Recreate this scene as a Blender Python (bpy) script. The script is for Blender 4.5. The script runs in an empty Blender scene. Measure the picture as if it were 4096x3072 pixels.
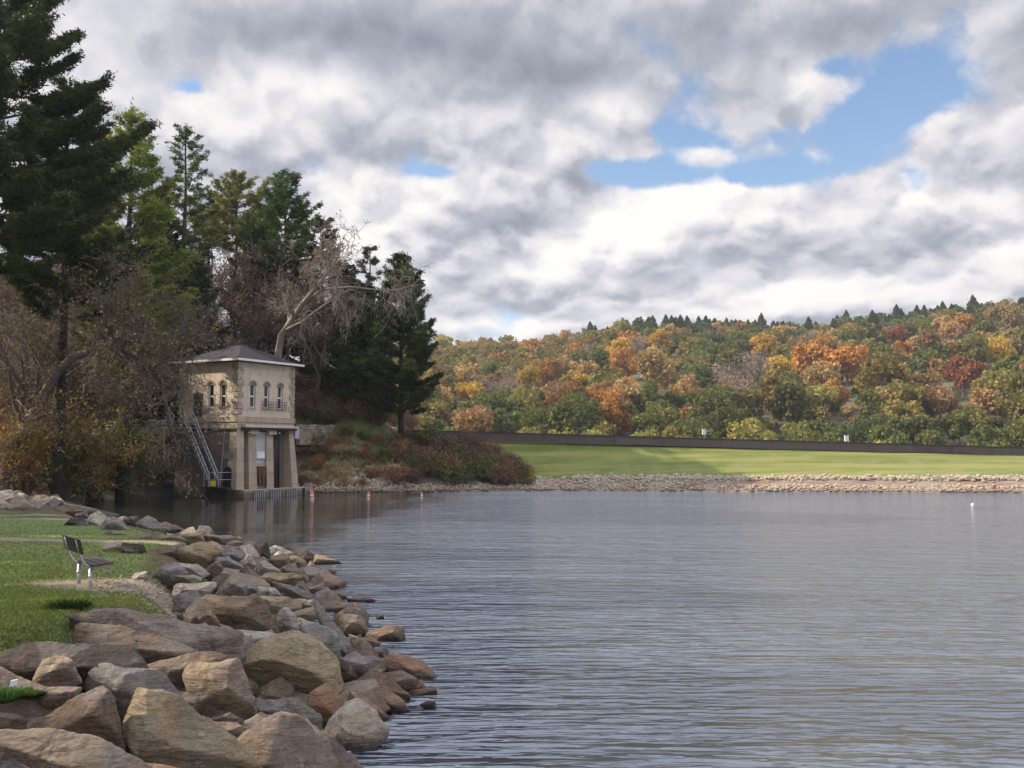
import bpy, bmesh, math, random
import numpy as np
from mathutils import Vector, Matrix

SC = bpy.context.scene
COL = SC.collection
rng = np.random.default_rng(11)
random.seed(5)
HC, F = 3.2, 1000.0            # eye height above the water, focal length in picture widths / 1024
HOR, CX = 450.0, 512.0         # horizon row and centre column

# ---------------------------------------------------------------- camera
cam_data = bpy.data.cameras.new("camera")
cam_data.sensor_width = 36.0
cam_data.lens = 36.0 * F / 1024.0
cam_data.clip_end = 6000
cam_data.clip_start = 0.1
cam = bpy.data.objects.new("camera", cam_data)
COL.objects.link(cam)
cam.location = (0, 0, HC)
PITCH = math.atan((HOR - 384.0) / F)
cam.rotation_euler = (math.pi / 2 + PITCH, 0, 0)
SC.camera = cam

# ---------------------------------------------------------------- light
SUN_DIR = Vector((-1.0, 0.06, 0.66)).normalized()
SUN_EL = math.asin(SUN_DIR.z)
sun_data = bpy.data.lights.new("sun", 'SUN')
sun_data.energy = 5.0
sun_data.angle = math.radians(0.6)
sun_data.color = (1.0, 0.86, 0.68)
sun = bpy.data.objects.new("sun", sun_data)
COL.objects.link(sun)
sun.rotation_euler = SUN_DIR.to_track_quat('Z', 'Y').to_euler()
SC.view_settings.view_transform = 'Standard'
SC.view_settings.look = 'None'
SC.view_settings.gamma = 1
SC.view_settings.exposure = 0.48
SC.cycles.use_denoising = True
SC.cycles.max_bounces = 6
SC.cycles.diffuse_bounces = 2
SC.cycles.transparent_max_bounces = 6


class N:
    """tiny node-tree helper"""
    def __init__(s, tree):
        s.t = tree
        s.n = tree.nodes
        s.l = tree.links
        s.n.clear()

    def put(s, v, sock):
        if isinstance(v, bpy.types.NodeSocket):
            s.l.new(v, sock)
        elif v is not None:
            if isinstance(v, tuple) and len(v) == 3 and sock.type == 'RGBA':
                v = (*v, 1)
            sock.default_value = v

    def math(s, op, a, b=None, c=None, clamp=False):
        n = s.n.new('ShaderNodeMath'); n.operation = op; n.use_clamp = clamp
        for i, v in enumerate((a, b, c)):
            s.put(v, n.inputs[i])
        return n.outputs[0]

    def vmath(s, op, a, b=None):
        n = s.n.new('ShaderNodeVectorMath'); n.operation = op
        s.put(a, n.inputs[0])
        if b is not None:
            s.put(b, n.inputs[3] if op == 'SCALE' else n.inputs[1])
        return n.outputs[1] if op in ('LENGTH', 'DISTANCE', 'DOT_PRODUCT') else n.outputs[0]

    def noise(s, vec, scale, detail=4, rough=0.5, dist=0.0, col=False):
        n = s.n.new('ShaderNodeTexNoise')
        s.put(vec, n.inputs['Vector']); n.inputs['Scale'].default_value = scale
        n.inputs['Detail'].default_value = detail; n.inputs['Roughness'].default_value = rough
        n.inputs['Distortion'].default_value = dist
        return n.outputs[1 if col else 0]

    def mapr(s, v, a, b, c=0.0, d=1.0, smooth=False):
        n = s.n.new('ShaderNodeMapRange')
        if smooth: n.interpolation_type = 'SMOOTHSTEP'
        s.put(v, n.inputs[0])
        for i, q in enumerate((a, b, c, d)):
            n.inputs[i + 1].default_value = q
        return n.outputs[0]

    def mix(s, f, a, b, mode='MIX'):
        n = s.n.new('ShaderNodeMix'); n.data_type = 'RGBA'; n.blend_type = mode
        s.put(f, n.inputs[0]); s.put(a, n.inputs[6]); s.put(b, n.inputs[7])
        return n.outputs[2]

    def sep(s, v):
        n = s.n.new('ShaderNodeSeparateXYZ'); s.put(v, n.inputs[0]); return n.outputs

    def comb(s, x, y, z):
        n = s.n.new('ShaderNodeCombineXYZ')
        for i, v in enumerate((x, y, z)): s.put(v, n.inputs[i])
        return n.outputs[0]

    def bump(s, h, strength=0.5, distance=0.05, normal=None):
        n = s.n.new('ShaderNodeBump'); s.put(strength, n.inputs['Strength'])
        n.inputs['Distance'].default_value = distance; s.put(h, n.inputs['Height'])
        if normal is not None: s.put(normal, n.inputs['Normal'])
        return n.outputs[0]


# ---------------------------------------------------------------- sky
def make_world():
    w = bpy.data.worlds.new("World"); SC.world = w; w.use_nodes = True
    k = N(w.node_tree)
    out = k.n.new('ShaderNodeOutputWorld')
    sky = k.n.new('ShaderNodeTexSky'); sky.sky_type = 'NISHITA'; sky.sun_disc = False
    sky.sun_elevation = SUN_EL
    sky.sun_rotation = math.atan2(SUN_DIR.x, SUN_DIR.y)
    sky.air_density = 1.0; sky.dust_density = 0.4; sky.ozone_density = 2.0
    bg = k.n.new('ShaderNodeBackground'); bg.inputs[1].default_value = 0.13
    k.l.new(sky.outputs[0], bg.inputs[0])
    tc = k.n.new('ShaderNodeTexCoord').outputs['Generated']
    x, y, z = k.sep(tc)[:3]
    r = k.math('SQRT', k.math('ADD', k.math('MULTIPLY', x, x), k.math('MULTIPLY', y, y)))
    r = k.math('MAXIMUM', r, 0.02)
    a = k.math('DIVIDE', x, r)
    e = k.math('DIVIDE', z, r)

    def blob(u, v, ru, rv, tilt=0.0):
        du, dv = (u - CX) / F, (HOR - v) / F
        q = math.sqrt(1 + du * du)
        ca, ce = du / q, dv / q
        A = k.math('SUBTRACT', a, ca); E = k.math('SUBTRACT', e, ce)
        c, s_ = math.cos(tilt), math.sin(tilt)
        X = k.math('ADD', k.math('MULTIPLY', A, c * F / ru), k.math('MULTIPLY', E, s_ * F / ru))
        Y = k.math('SUBTRACT', k.math('MULTIPLY', E, c * F / rv), k.math('MULTIPLY', A, s_ * F / rv))
        d = k.math('ADD', k.math('MULTIPLY', X, X), k.math('MULTIPLY', Y, Y))
        return k.math('EXPONENT', k.math('MULTIPLY', d, -1.0))

    def total(lst):
        acc = None
        for (u, v, ru, rv, tl, amp) in lst:
            b = k.math('MULTIPLY', blob(u, v, ru, rv, tl), amp)
            acc = b if acc is None else k.math('ADD', acc, b)
        return acc
    # the cloud layer lies on a ceiling: coordinates shrink towards the horizon
    ec = k.math('MAXIMUM', e, 0.0)
    P = k.comb(k.math('MULTIPLY', a, 6.2), k.math('MULTIPLY', k.math('LOGARITHM', k.math('ADD', ec, 0.13), 2.71828), 2.9), k.math('DIVIDE', y, r))
    warp = k.noise(P, 1.6, 3, 0.55, 0, col=True)
    P2 = k.vmath('ADD', P, k.vmath('SCALE', k.vmath('SUBTRACT', warp, (0.5, 0.5, 0.5)), 0.22))
    n1 = k.noise(P2, 1.35, 5, 0.47)
    up = k.vmath('ADD', P2, (-0.05, 0.20, 0.0))
    n2 = k.noise(up, 1.35, 5, 0.47)
    wp = k.vmath('ADD', P, k.vmath('SCALE', k.vmath('SUBTRACT', k.noise(P, 3.0, 5, 0.6, 0, col=True), (0.5, 0.5, 0.5)), 0.45))
    def puff(v, sc):
        n = k.n.new('ShaderNodeTexVoronoi'); n.voronoi_dimensions = '2D'; n.feature = 'SMOOTH_F1'; n.inputs['Smoothness'].default_value = 0.35; n.inputs['Scale'].default_value = sc
        k.put(v, n.inputs['Vector']); return k.math('SUBTRACT', 0.75, n.outputs['Distance'])
    wu = k.vmath('ADD', wp, (-0.03, 0.10, 0.0))
    pf = k.math('ADD', puff(wp, 1.7), k.math('MULTIPLY', puff(wp, 4.2), 0.5))
    pfu = k.math('ADD', puff(wu, 1.7), k.math('MULTIPLY', puff(wu, 4.2), 0.5))
    fb = k.noise(P2, 3.1, 6, 0.58)
    fine = k.math('POWER', k.math('ABSOLUTE', k.math('SUBTRACT', k.math('MULTIPLY', fb, 2.0), 1.0)), 0.6)
    fine = k.math('ADD', fine, 0.12)
    gaps = total([(905, 92, 58, 28, 0.2, .95), (866, 140, 50, 30, 0.7, 0.8), (650, 170, 90, 17, -0.15, .95), (770, 170, 50, 14, 0, .7), (560, 120, 70, 14, -0.5, 0.45),
                  (182, 80, 20, 13, 0.3, .62), (440, 168, 34, 9, 0, 0.5), (925, 178, 16, 20, 0, .7), (470, 262, 60, 9, 0, 0.28),
                  (790, 130, 45, 20, 0.2, 0.45), (700, 135, 50, 10, -.3, 0.35), (840, 60, 34, 14, 0, .55)])
    dens = k.math('ADD', k.math('MULTIPLY', k.math('SUBTRACT', n1, 0.5), 1.5), 0.47)
    dens = k.math('ADD', dens, k.math('MULTIPLY', k.math('SUBTRACT', fine, 0.5), 0.22))
    dens = k.math('ADD', dens, k.math('MULTIPLY', k.math('SUBTRACT', pf, 0.42), 0.55))
    dens = k.math('SUBTRACT', dens, k.math('MULTIPLY', gaps, 0.88))
    cover = k.mapr(dens, -0.16, 0.22, 0, 1, True)
    light = total([(300, 78, 55, 26, 0, .30), (250, 130, 60, 30, 0, .14), (110, 60, 60, 60, 0, .12), (640, 225, 90, 30, 0.2, .42), (600, 260, 90, 22, .3, .18), (700, 205, 60, 18, 0, .22),
                   (800, 285, 60, 22, 0, .22), (770, 308, 40, 14, 0, .3), (1010, 235, 40, 40, 0, .22), (930, 292, 60, 12, 0, .3), (490, 325, 80, 10, 0, .35), (350, 235, 60, 40, 0, .28), (440, 185, 50, 20, 0, .2),
                   (810, 75, 20, 20, 0, .25), (610, 105, 50, 16, -.4, .28), (590, 20, 20, 18, 0, .14), (1000, 10, 70, 16, 0, .12), (880, 200, 60, 16, 0, .15), (380, 265, 60, 24, 0, .22)])
    dark = total([(420, 35, 200, 34, 0, .40), (540, 75, 100, 24, 0, .34), (790, 25, 200, 30, 0, .24), (700, 100, 70, 30, 0.2, .16), (740, 140, 60, 12, 0, .12),
                  (470, 235, 80, 30, .2, .22), (400, 150, 90, 16, 0, .12), (640, 265, 60, 18, 0, .10), (790, 318, 26, 10, 0, .32), (620, 300, 120, 14, 0, .10), (1000, 70, 50, 40, 0, .12), (980, 150, 60, 20, 0, .08)])
    relief = k.math('ADD', k.math('MULTIPLY', k.math('SUBTRACT', n1, n2), 1.2), k.math('MULTIPLY', k.math('SUBTRACT', pf, pfu), 0.75))
    relief = k.math('MULTIPLY', relief, k.mapr(e, 0.24, 0.42, 1.0, 0.45, True))
    bright = k.math('ADD', k.math('ADD', k.math('SUBTRACT', k.math('ADD', light, 0.58), k.math('MULTIPLY', dark, 0.82)), relief), k.math('MULTIPLY', k.math('SUBTRACT', fine, 0.5), 0.16))
    edge = k.math('MULTIPLY', k.math('SUBTRACT', 0.32, k.math('MULTIPLY', dens, 0.42)), 0.35)
    bright = k.math('ADD', bright, edge)
    ramp = k.n.new('ShaderNodeValToRGB')
    k.l.new(bright, ramp.inputs[0])
    el = ramp.color_ramp.elements
    el[0].position = 0.0; el[0].color = (0.160, 0.170, 0.205, 1)
    el[1].position = 1.0; el[1].color = (0.84, 0.80, 0.77, 1)
    for p, c in ((0.22, (0.240, 0.258, 0.310, 1)), (0.45, (0.36, 0.378, 0.435, 1)), (0.66, (0.56, 0.555, 0.60, 1)), (0.83, (0.73, 0.705, 0.71, 1))):
        q = el.new(p); q.color = c
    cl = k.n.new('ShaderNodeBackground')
    # unseen clouds overhead and behind the viewer brightened to lift shade and water
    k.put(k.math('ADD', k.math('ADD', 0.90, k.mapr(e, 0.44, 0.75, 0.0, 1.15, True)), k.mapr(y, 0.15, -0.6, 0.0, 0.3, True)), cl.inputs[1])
    k.put(k.mix(k.mapr(e, 0.44, 0.75, 0, 1, True), ramp.outputs[0], k.mix(1.0, ramp.outputs[0], (0.93, 0.98, 1.07), 'MULTIPLY')), cl.inputs[0])  # bluish tint overhead, added to cool the water
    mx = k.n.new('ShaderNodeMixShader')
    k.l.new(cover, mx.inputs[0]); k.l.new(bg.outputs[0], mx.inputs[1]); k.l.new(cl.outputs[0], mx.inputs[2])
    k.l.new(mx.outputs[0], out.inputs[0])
make_world()


# ---------------------------------------------------------------- materials
def material(name):
    m = bpy.data.materials.new(name); m.use_nodes = True
    k = N(m.node_tree)
    out = k.n.new('ShaderNodeOutputMaterial')
    b = k.n.new('ShaderNodeBsdfPrincipled')
    k.l.new(b.outputs[0], out.inputs[0])
    tc = k.n.new('ShaderNodeTexCoord').outputs['Object']
    return m, k, b, tc, out


def simple(name, col, rough=0.6, metal=0.0, var=0.25, scale=3.0, bump=0.0):
    m, k, b, tc, out = material(name)
    n = k.noise(tc, scale, 6, 0.6)
    c = k.mix(k.mapr(n, 0.3, 0.7), tuple(v * (1 - var) for v in col), tuple(min(1, v * (1 + var)) for v in col))
    k.put(c, b.inputs['Base Color']); b.inputs['Roughness'].default_value = rough; b.inputs['Metallic'].default_value = metal
    if bump:
        k.put(k.bump(k.noise(tc, scale * 6, 4, .6), bump, 0.02), b.inputs['Normal'])
    return m


def rock_material():
    m, k, b, tc, out = material("weathered_rock")
    oi = k.n.new('ShaderNodeObjectInfo')
    off = k.math('MULTIPLY', oi.outputs['Random'], 90.0)
    p = k.vmath('ADD', tc, k.comb(off, off, off))
    base = oi.outputs['Color']
    big = k.noise(p, 1.7, 6, 0.62, 0.6)
    mid = k.noise(p, 5.5, 8, 0.66, 0.4)
    sp = k.noise(p, 34, 6, 0.7)
    c = k.mix(k.mapr(big, .35, .66), base, k.mix(1.0, base, (0.80, 0.70, 0.58), 'MULTIPLY'))
    pa = k.noise(k.vmath('ADD', p, (41, 2, 9)), 1.2, 5, .6, .9)
    c = k.mix(k.math('MULTIPLY', k.mapr(pa, .50, .60, 0, 1, True), .40), c, (0.215, 0.195, 0.172))
    c = k.mix(k.math('MULTIPLY', k.mapr(k.noise(k.vmath('ADD', p, (3, 52, 19)), 2.0, 6, .62, 1.0), .57, .66, 0, 1, True), .6), c, (0.36, 0.270, 0.140))
    c = k.mix(k.math('MULTIPLY', k.mapr(mid, .52, .68, 0, 1, True), .75), c, k.mix(1.0, base, (1.32, 1.30, 1.27), 'MULTIPLY'))
    c = k.mix(k.math('MULTIPLY', k.mapr(k.noise(k.vmath('ADD', p, (7, 3, 1)), 3.1, 7, .68, .8), .54, .66, 0, 1, True), .6), c, (0.065, 0.050, 0.040))
    c = k.mix(k.math('MULTIPLY', k.mapr(k.noise(k.vmath('ADD', p, (17, 31, 5)), 2.3, 6, .6, .8), .58, .70, 0, 1, True), .5), c, (0.27, 0.175, 0.095))
    c = k.mix(1.0, c, k.mix(k.mapr(sp, .25, .75), (.80, .80, .80), (1.45, 1.45, 1.45)), 'MULTIPLY')
    geo = k.n.new('ShaderNodeNewGeometry')
    gz = k.sep(geo.outputs['Position'])[2]
    wetn = k.math('ADD', gz, k.math('MULTIPLY', k.math('SUBTRACT', mid, .5), .22))
    wet = k.mapr(wetn, .02, .14, 1, 0, True)
    rust = k.mapr(wetn, .10, .42, 1, 0, True)
    c = k.mix(k.math('MULTIPLY', rust, .5), c, (0.22, 0.130, 0.080))
    c = k.mix(k.math('MULTIPLY', wet, .8), c, (0.025, 0.018, 0.014))
    k.put(c, b.inputs['Base Color'])
    k.put(k.math('SUBTRACT', 0.88, k.math('MULTIPLY', wet, .5)), b.inputs['Roughness'])
    st = k.vmath('MULTIPLY', p, (2.0, 2.0, 11.0))
    vo = k.n.new('ShaderNodeTexVoronoi'); vo.inputs['Scale'].default_value = 5.0; k.put(k.vmath('ADD', p, k.vmath('SCALE', k.noise(p, 4, 3, .6, 0, col=True), .35)), vo.inputs['Vector'])
    h = k.math('ADD', k.math('MULTIPLY', k.noise(st, 1.6, 6, .65, .7), .9), k.math('MULTIPLY', k.noise(p, 16, 8, .72), .5))
    h = k.math('ADD', h, k.math('MULTIPLY', vo.outputs['Distance'], -.55))
    k.put(k.bump(h, 0.95, 0.10), b.inputs['Normal'])
    return m


def foliage_material(name, translucent=0.3):
    m = bpy.data.materials.new(name); m.use_nodes = True
    k = N(m.node_tree)
    out = k.n.new('ShaderNodeOutputMaterial')
    oi = k.n.new('ShaderNodeObjectInfo')
    at = k.n.new('ShaderNodeAttribute'); at.attribute_name = "tint"
    c = k.mix(1.0, oi.outputs['Color'], at.outputs['Color'], 'MULTIPLY')
    d = k.n.new('ShaderNodeBsdfDiffuse'); k.put(c, d.inputs[0])
    t = k.n.new('ShaderNodeBsdfTranslucent'); k.put(c, t.inputs[0])
    x = k.n.new('ShaderNodeMixShader'); x.inputs[0].default_value = translucent
    k.l.new(d.outputs[0], x.inputs[1]); k.l.new(t.outputs[0], x.inputs[2]); k.l.new(x.outputs[0], out.inputs[0])
    return m


def ground_material():
    m, k, b, tc, out = material("park_ground")
    at = k.n.new('ShaderNodeAttribute'); at.attribute_name = "cover"
    g, st, di = k.sep(at.outputs['Color'])[:3]
    nz = k.math('MULTIPLY', k.math('SUBTRACT', k.noise(tc, 1.6, 8, .66), .5), 1.1)
    big = k.noise(tc, .35, 4, .6)
    fine = k.noise(tc, 18, 6, .7)
    grass = k.mix(k.mapr(big, .35, .65), (0.105, 0.165, 0.042), (0.165, 0.185, 0.060))
    grass = k.mix(k.mapr(k.noise(tc, 3.5, 6, .7), .5, .72), grass, (0.21, 0.18, 0.080))
    dirt = k.mix(k.mapr(k.noise(tc, 2.6, 7, .7), .35, .68), (0.300, 0.232, 0.160), (0.175, 0.140, 0.085))
    stone = k.mix(k.mapr(k.noise(tc, 9, 5, .75), .35, .65), (0.05, 0.042, 0.035), (0.17, 0.145, 0.12))
    litter = k.mix(k.mapr(k.noise(tc, 1.1, 8, .72), .38, .62), (0.062, 0.042, 0.026), (0.135, 0.090, 0.050))
    litter = k.mix(k.mapr(k.noise(tc, .23, 5, .6), .50, .62), litter, (0.060, 0.078, 0.025))
    c = litter
    c = k.mix(k.mapr(k.math('ADD', g, k.math('MULTIPLY', nz, .5)), .25, .6, 0, 1, True), c, grass)
    c = k.mix(k.mapr(k.math('ADD', di, nz), .35, .65, 0, 1, True), c, dirt)
    c = k.mix(k.mapr(k.math('ADD', st, nz), .35, .65, 0, 1, True), c, stone)
    c = k.mix(1.0, c, k.mix(k.mapr(fine, .25, .75), (.68, .68, .68), (1.3, 1.3, 1.3)), 'MULTIPLY')
    k.put(c, b.inputs['Base Color']); b.inputs['Roughness'].default_value = .95
    k.put(k.bump(k.noise(tc, 9, 8, .75), .8, .06), b.inputs['Normal'])
    return m


def dam_grass_material():
    m, k, b, tc, out = material("mown_dam_grass")
    p = k.vmath('MULTIPLY', tc, (0.05, 0.9, 0.9))
    n = k.noise(p, 1.5, 6, .6, .3)
    n2 = k.noise(tc, .5, 6, .65)
    c = k.mix(k.mapr(n, .38, .62), (0.105, 0.140, 0.026), (0.215, 0.215, 0.055))
    c = k.mix(k.math('MULTIPLY', k.mapr(n2, .48, .66), .6), c, (0.22, 0.205, 0.085))
    c = k.mix(1.0, c, k.mix(k.noise(tc, 14, 4, .7), (.75, .75, .75), (1.25, 1.25, 1.25)), 'MULTIPLY')
    k.put(c, b.inputs['Base Color']); b.inputs['Roughness'].default_value = .95
    k.put(k.bump(k.noise(tc, 6, 6, .7), .6, .06), b.inputs['Normal'])
    return m


def water_material():
    m, k, b, tc, out = material("lake_water")
    x, y, z = k.sep(tc)[:3]
    # sheltered inlet beside the valve house is calm, the open lake is rippled
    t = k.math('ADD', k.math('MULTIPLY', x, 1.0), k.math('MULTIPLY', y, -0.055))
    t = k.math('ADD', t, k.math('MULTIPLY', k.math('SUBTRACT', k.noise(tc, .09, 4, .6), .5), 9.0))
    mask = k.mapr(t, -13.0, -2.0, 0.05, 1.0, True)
    p = k.vmath('MULTIPLY', tc, (0.31, 1.40, 1.0))
    pr = k.n.new('ShaderNodeVectorRotate'); pr.inputs['Angle'].default_value = 0.0
    k.l.new(p, pr.inputs['Vector']); p = pr.outputs[0]
    fine = k.noise(p, 5.2, 2, .5, .3)
    mid = k.noise(p, 1.7, 2, .5, .3)
    gust = k.mapr(k.noise(k.vmath('MULTIPLY', tc, (.10, .26, 1)), 1.0, 4, .6), .35, .68, .8, 1.15)
    big = k.noise(p, .55, 2, .5, .2)
    h = k.math('ADD', k.math('ADD', k.math('MULTIPLY', fine, .80), k.math('MULTIPLY', mid, 1.25)), k.math('MULTIPLY', big, 1.7))
    k.put(k.bump(h, k.math('MULTIPLY', mask, k.math('MULTIPLY', gust, .85), None, True), 0.72), b.inputs['Normal'])
    k.put(k.mix(mask, (0.030, 0.028, 0.020), (0.078, 0.095, 0.125)), b.inputs['Base Color'])  # open-water colour lifted bluish to stand in for reflected sky, inlet left dark
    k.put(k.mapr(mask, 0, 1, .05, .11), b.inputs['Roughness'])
    k.put(k.mapr(mask, 0, 1, 1.4, 2.3), b.inputs['IOR'])
    return m


M = dict(
    rock=rock_material(), leaf=foliage_material("broadleaf"), needle=foliage_material("needles", .18), ground=ground_material(),
    damgrass=dam_grass_material(), water=water_material(),
    bark=simple("grey_brown_bark", (.125, .100, .085), .9, 0, .4, 2, .6),
    darkbark=simple("dark_bark", (.035, .028, .023), .9, 0, .4, 2, .6),
    twig=simple("brown_twig", (.150, .108, .090), .9, 0, .3, 1.5),
    palebark=simple("pale_bark", (.20, .165, .13), .85, 0, .35, 1.2, .4),
    stonewall=simple("crest_wall_concrete", (.105, .083, .078), .9, 0, .3, 1.2, .3),
    white=simple("white_paint", (.72, .72, .70), .5, 0, .08, 2),
    steel=simple("galvanised_steel", (.42, .43, .46), .4, .7, .12, 8),
    darksteel=simple("dark_steel", (.03, .03, .035), .5, .5, .2, 5),
    slat=simple("dark_bench_slats", (.020, .017, .016), .55, 0, .3, 9),
    seatslat=simple("brown_bench_slats", (.050, .030, .022), .6, 0, .3, 9),
    glass=simple("window_glass", (.035, .040, .050), .12, 0, .2, 2),
    arch=simple("arch_stone", (.24, .20, .15), .9, 0, .2, 3),
    yellow=simple("yellow_sign", (.75, .62, .04), .5, 0, .05, 3),
    rust=simple("rusty_door", (.11, .045, .03), .85, 0, .45, 2.2),
    panel=simple("pale_panel", (.42, .43, .43), .7, 0, .18, 1.5),
    orange=simple("orange_plastic", (.55, .17, .10), .45, 0, .1, 5),
    red=simple("red_paint", (.45, .10, .09), .6, 0, .15, 5),
    pink=simple("faded_sign", (.26, .19, .185), .8, 0, .1, 5),
    grey=simple("grey_box", (.36, .38, .43), .6, 0, .1, 3),
)


def masonry(name, col, joint, w=1.0, h=.45, var=.18, bumpy=.3):
    m, k, b, tc, out = material(name)
    x, y, z = k.sep(tc)[:3]
    u = k.math('ADD', x, y)
    br = k.n.new('ShaderNodeTexBrick')
    k.put(k.comb(u, z, 0.0), br.inputs['Vector'])
    br.inputs['Scale'].default_value = 1.0
    br.inputs['Brick Width'].default_value = w; br.inputs['Row Height'].default_value = h
    br.inputs['Mortar Size'].default_value = .012
    br.inputs['Color1'].default_value = (*[c * (1 - var) for c in col], 1)
    br.inputs['Color2'].default_value = (*[c * (1 + var) for c in col], 1)
    br.inputs['Mortar'].default_value = (*joint, 1)
    n = k.noise(tc, 1.3, 7, .65)
    dr = k.noise(k.vmath('MULTIPLY', tc, (3.0, 3.0, .35)), 1.4, 6, .65)
    c = k.mix(k.mapr(n, .3, .7), k.mix(1.0, br.outputs[0], (.76, .73, .70), 'MULTIPLY'), br.outputs[0])
    c = k.mix(k.math('MULTIPLY', k.mapr(dr, .52, .74), .45), c, tuple(v * .38 for v in col))
    tide = k.mapr(k.math('ADD', z, k.math('MULTIPLY', n, .5)), .45, .8, 1, 0, True)
    c = k.mix(k.math('MULTIPLY', tide, .7), c, (.045, .038, .028))
    k.put(c, b.inputs['Base Color']); b.inputs['Roughness'].default_value = .88
    hh = k.math('ADD', k.math('MULTIPLY', br.outputs['Fac'], -1.0), k.math('MULTIPLY', k.noise(tc, 10, 6, .7), .6))
    k.put(k.bump(hh, bumpy, .03), b.inputs['Normal'])
    return m


M['ashlar'] = masonry("smooth_tan_ashlar", (.64, .54, .42), (.50, .42, .33), 1.1, .42, .03, .15)
M['pier'] = masonry("tan_pier_stone", (.44, .36, .27), (.22, .18, .13), 1.7, .82, .08)
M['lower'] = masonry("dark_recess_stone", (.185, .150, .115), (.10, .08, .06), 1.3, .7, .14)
M['quoin'] = simple("rough_quoin_stone", (.34, .28, .21), .95, 0, .45, 2.4, .9)
M['roof'] = masonry("purple_slate_roof", (.028, .020, .027), (.016, .012, .016), .35, .16, .2)
M['stonewall'] = masonry("crest_wall_concrete", (.110, .088, .082), (.035, .028, .028), 3.0, 3.0, .16, .5)
M['rubble'] = masonry("rubble_wall_stone", (.42, .34, .26), (.16, .12, .09), .55, .22, .3, .8)


# ---------------------------------------------------------------- object helpers
def tag(o, label=None, cat=None, group=None, kind=None):
    if label: o["label"] = label
    if cat: o["category"] = cat
    if group: o["group"] = group
    if kind: o["kind"] = kind
    return o


def link(name, mesh, parent=None, loc=None):
    o = bpy.data.objects.new(name, mesh)
    COL.objects.link(o)
    if parent is not None: o.parent = parent
    if loc is not None: o.location = loc
    return o


def empty(name, loc, rz=0.0):
    o = bpy.data.objects.new(name, None)
    COL.objects.link(o); o.location = loc; o.rotation_euler = (0, 0, rz); o.empty_display_size = .3
    return o


def copy_thing(o, loc, rz=0.0, sc=1.0):
    c = o.copy(); COL.objects.link(c)
    c.location = loc; c.rotation_euler = (0, 0, rz); c.scale = (sc, sc, sc) if not isinstance(sc, tuple) else sc
    for ch in list(o.children):
        d = ch.copy(); COL.objects.link(d); d.parent = c
        for g in list(ch.children):
            q = g.copy(); COL.objects.link(q); q.parent = d
    return c


def np_mesh(name, V, Fq, mats, tint=None, midx=None, smooth=False):
    """mesh from numpy arrays, Fq is (n, 3) or (n, 4)"""
    V = np.asarray(V, np.float32); Fq = np.asarray(Fq, np.int32)
    me = bpy.data.meshes.new(name)
    nf, kk = Fq.shape
    me.vertices.add(len(V)); me.vertices.foreach_set('co', V.ravel())
    me.loops.add(nf * kk); me.loops.foreach_set('vertex_index', Fq.ravel())
    me.polygons.add(nf)
    me.polygons.foreach_set('loop_start', np.arange(0, nf * kk, kk, dtype=np.int32))
    me.polygons.foreach_set('loop_total', np.full(nf, kk, np.int32))
    for m in (mats if isinstance(mats, (list, tuple)) else [mats]): me.materials.append(m)
    if midx is not None: me.polygons.foreach_set('material_index', np.asarray(midx, np.int32))
    me.polygons.foreach_set('use_smooth', np.full(nf, smooth, bool))
    me.update(calc_edges=True)
    if tint is not None:
        at = me.color_attributes.new("tint" if tint.shape[0] != len(V) or True else "", 'FLOAT_COLOR', 'POINT')
        t = np.ones((len(V), 4), np.float32); t[:, :3] = tint
        at.data.foreach_set('color', t.ravel())
    return me


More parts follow.
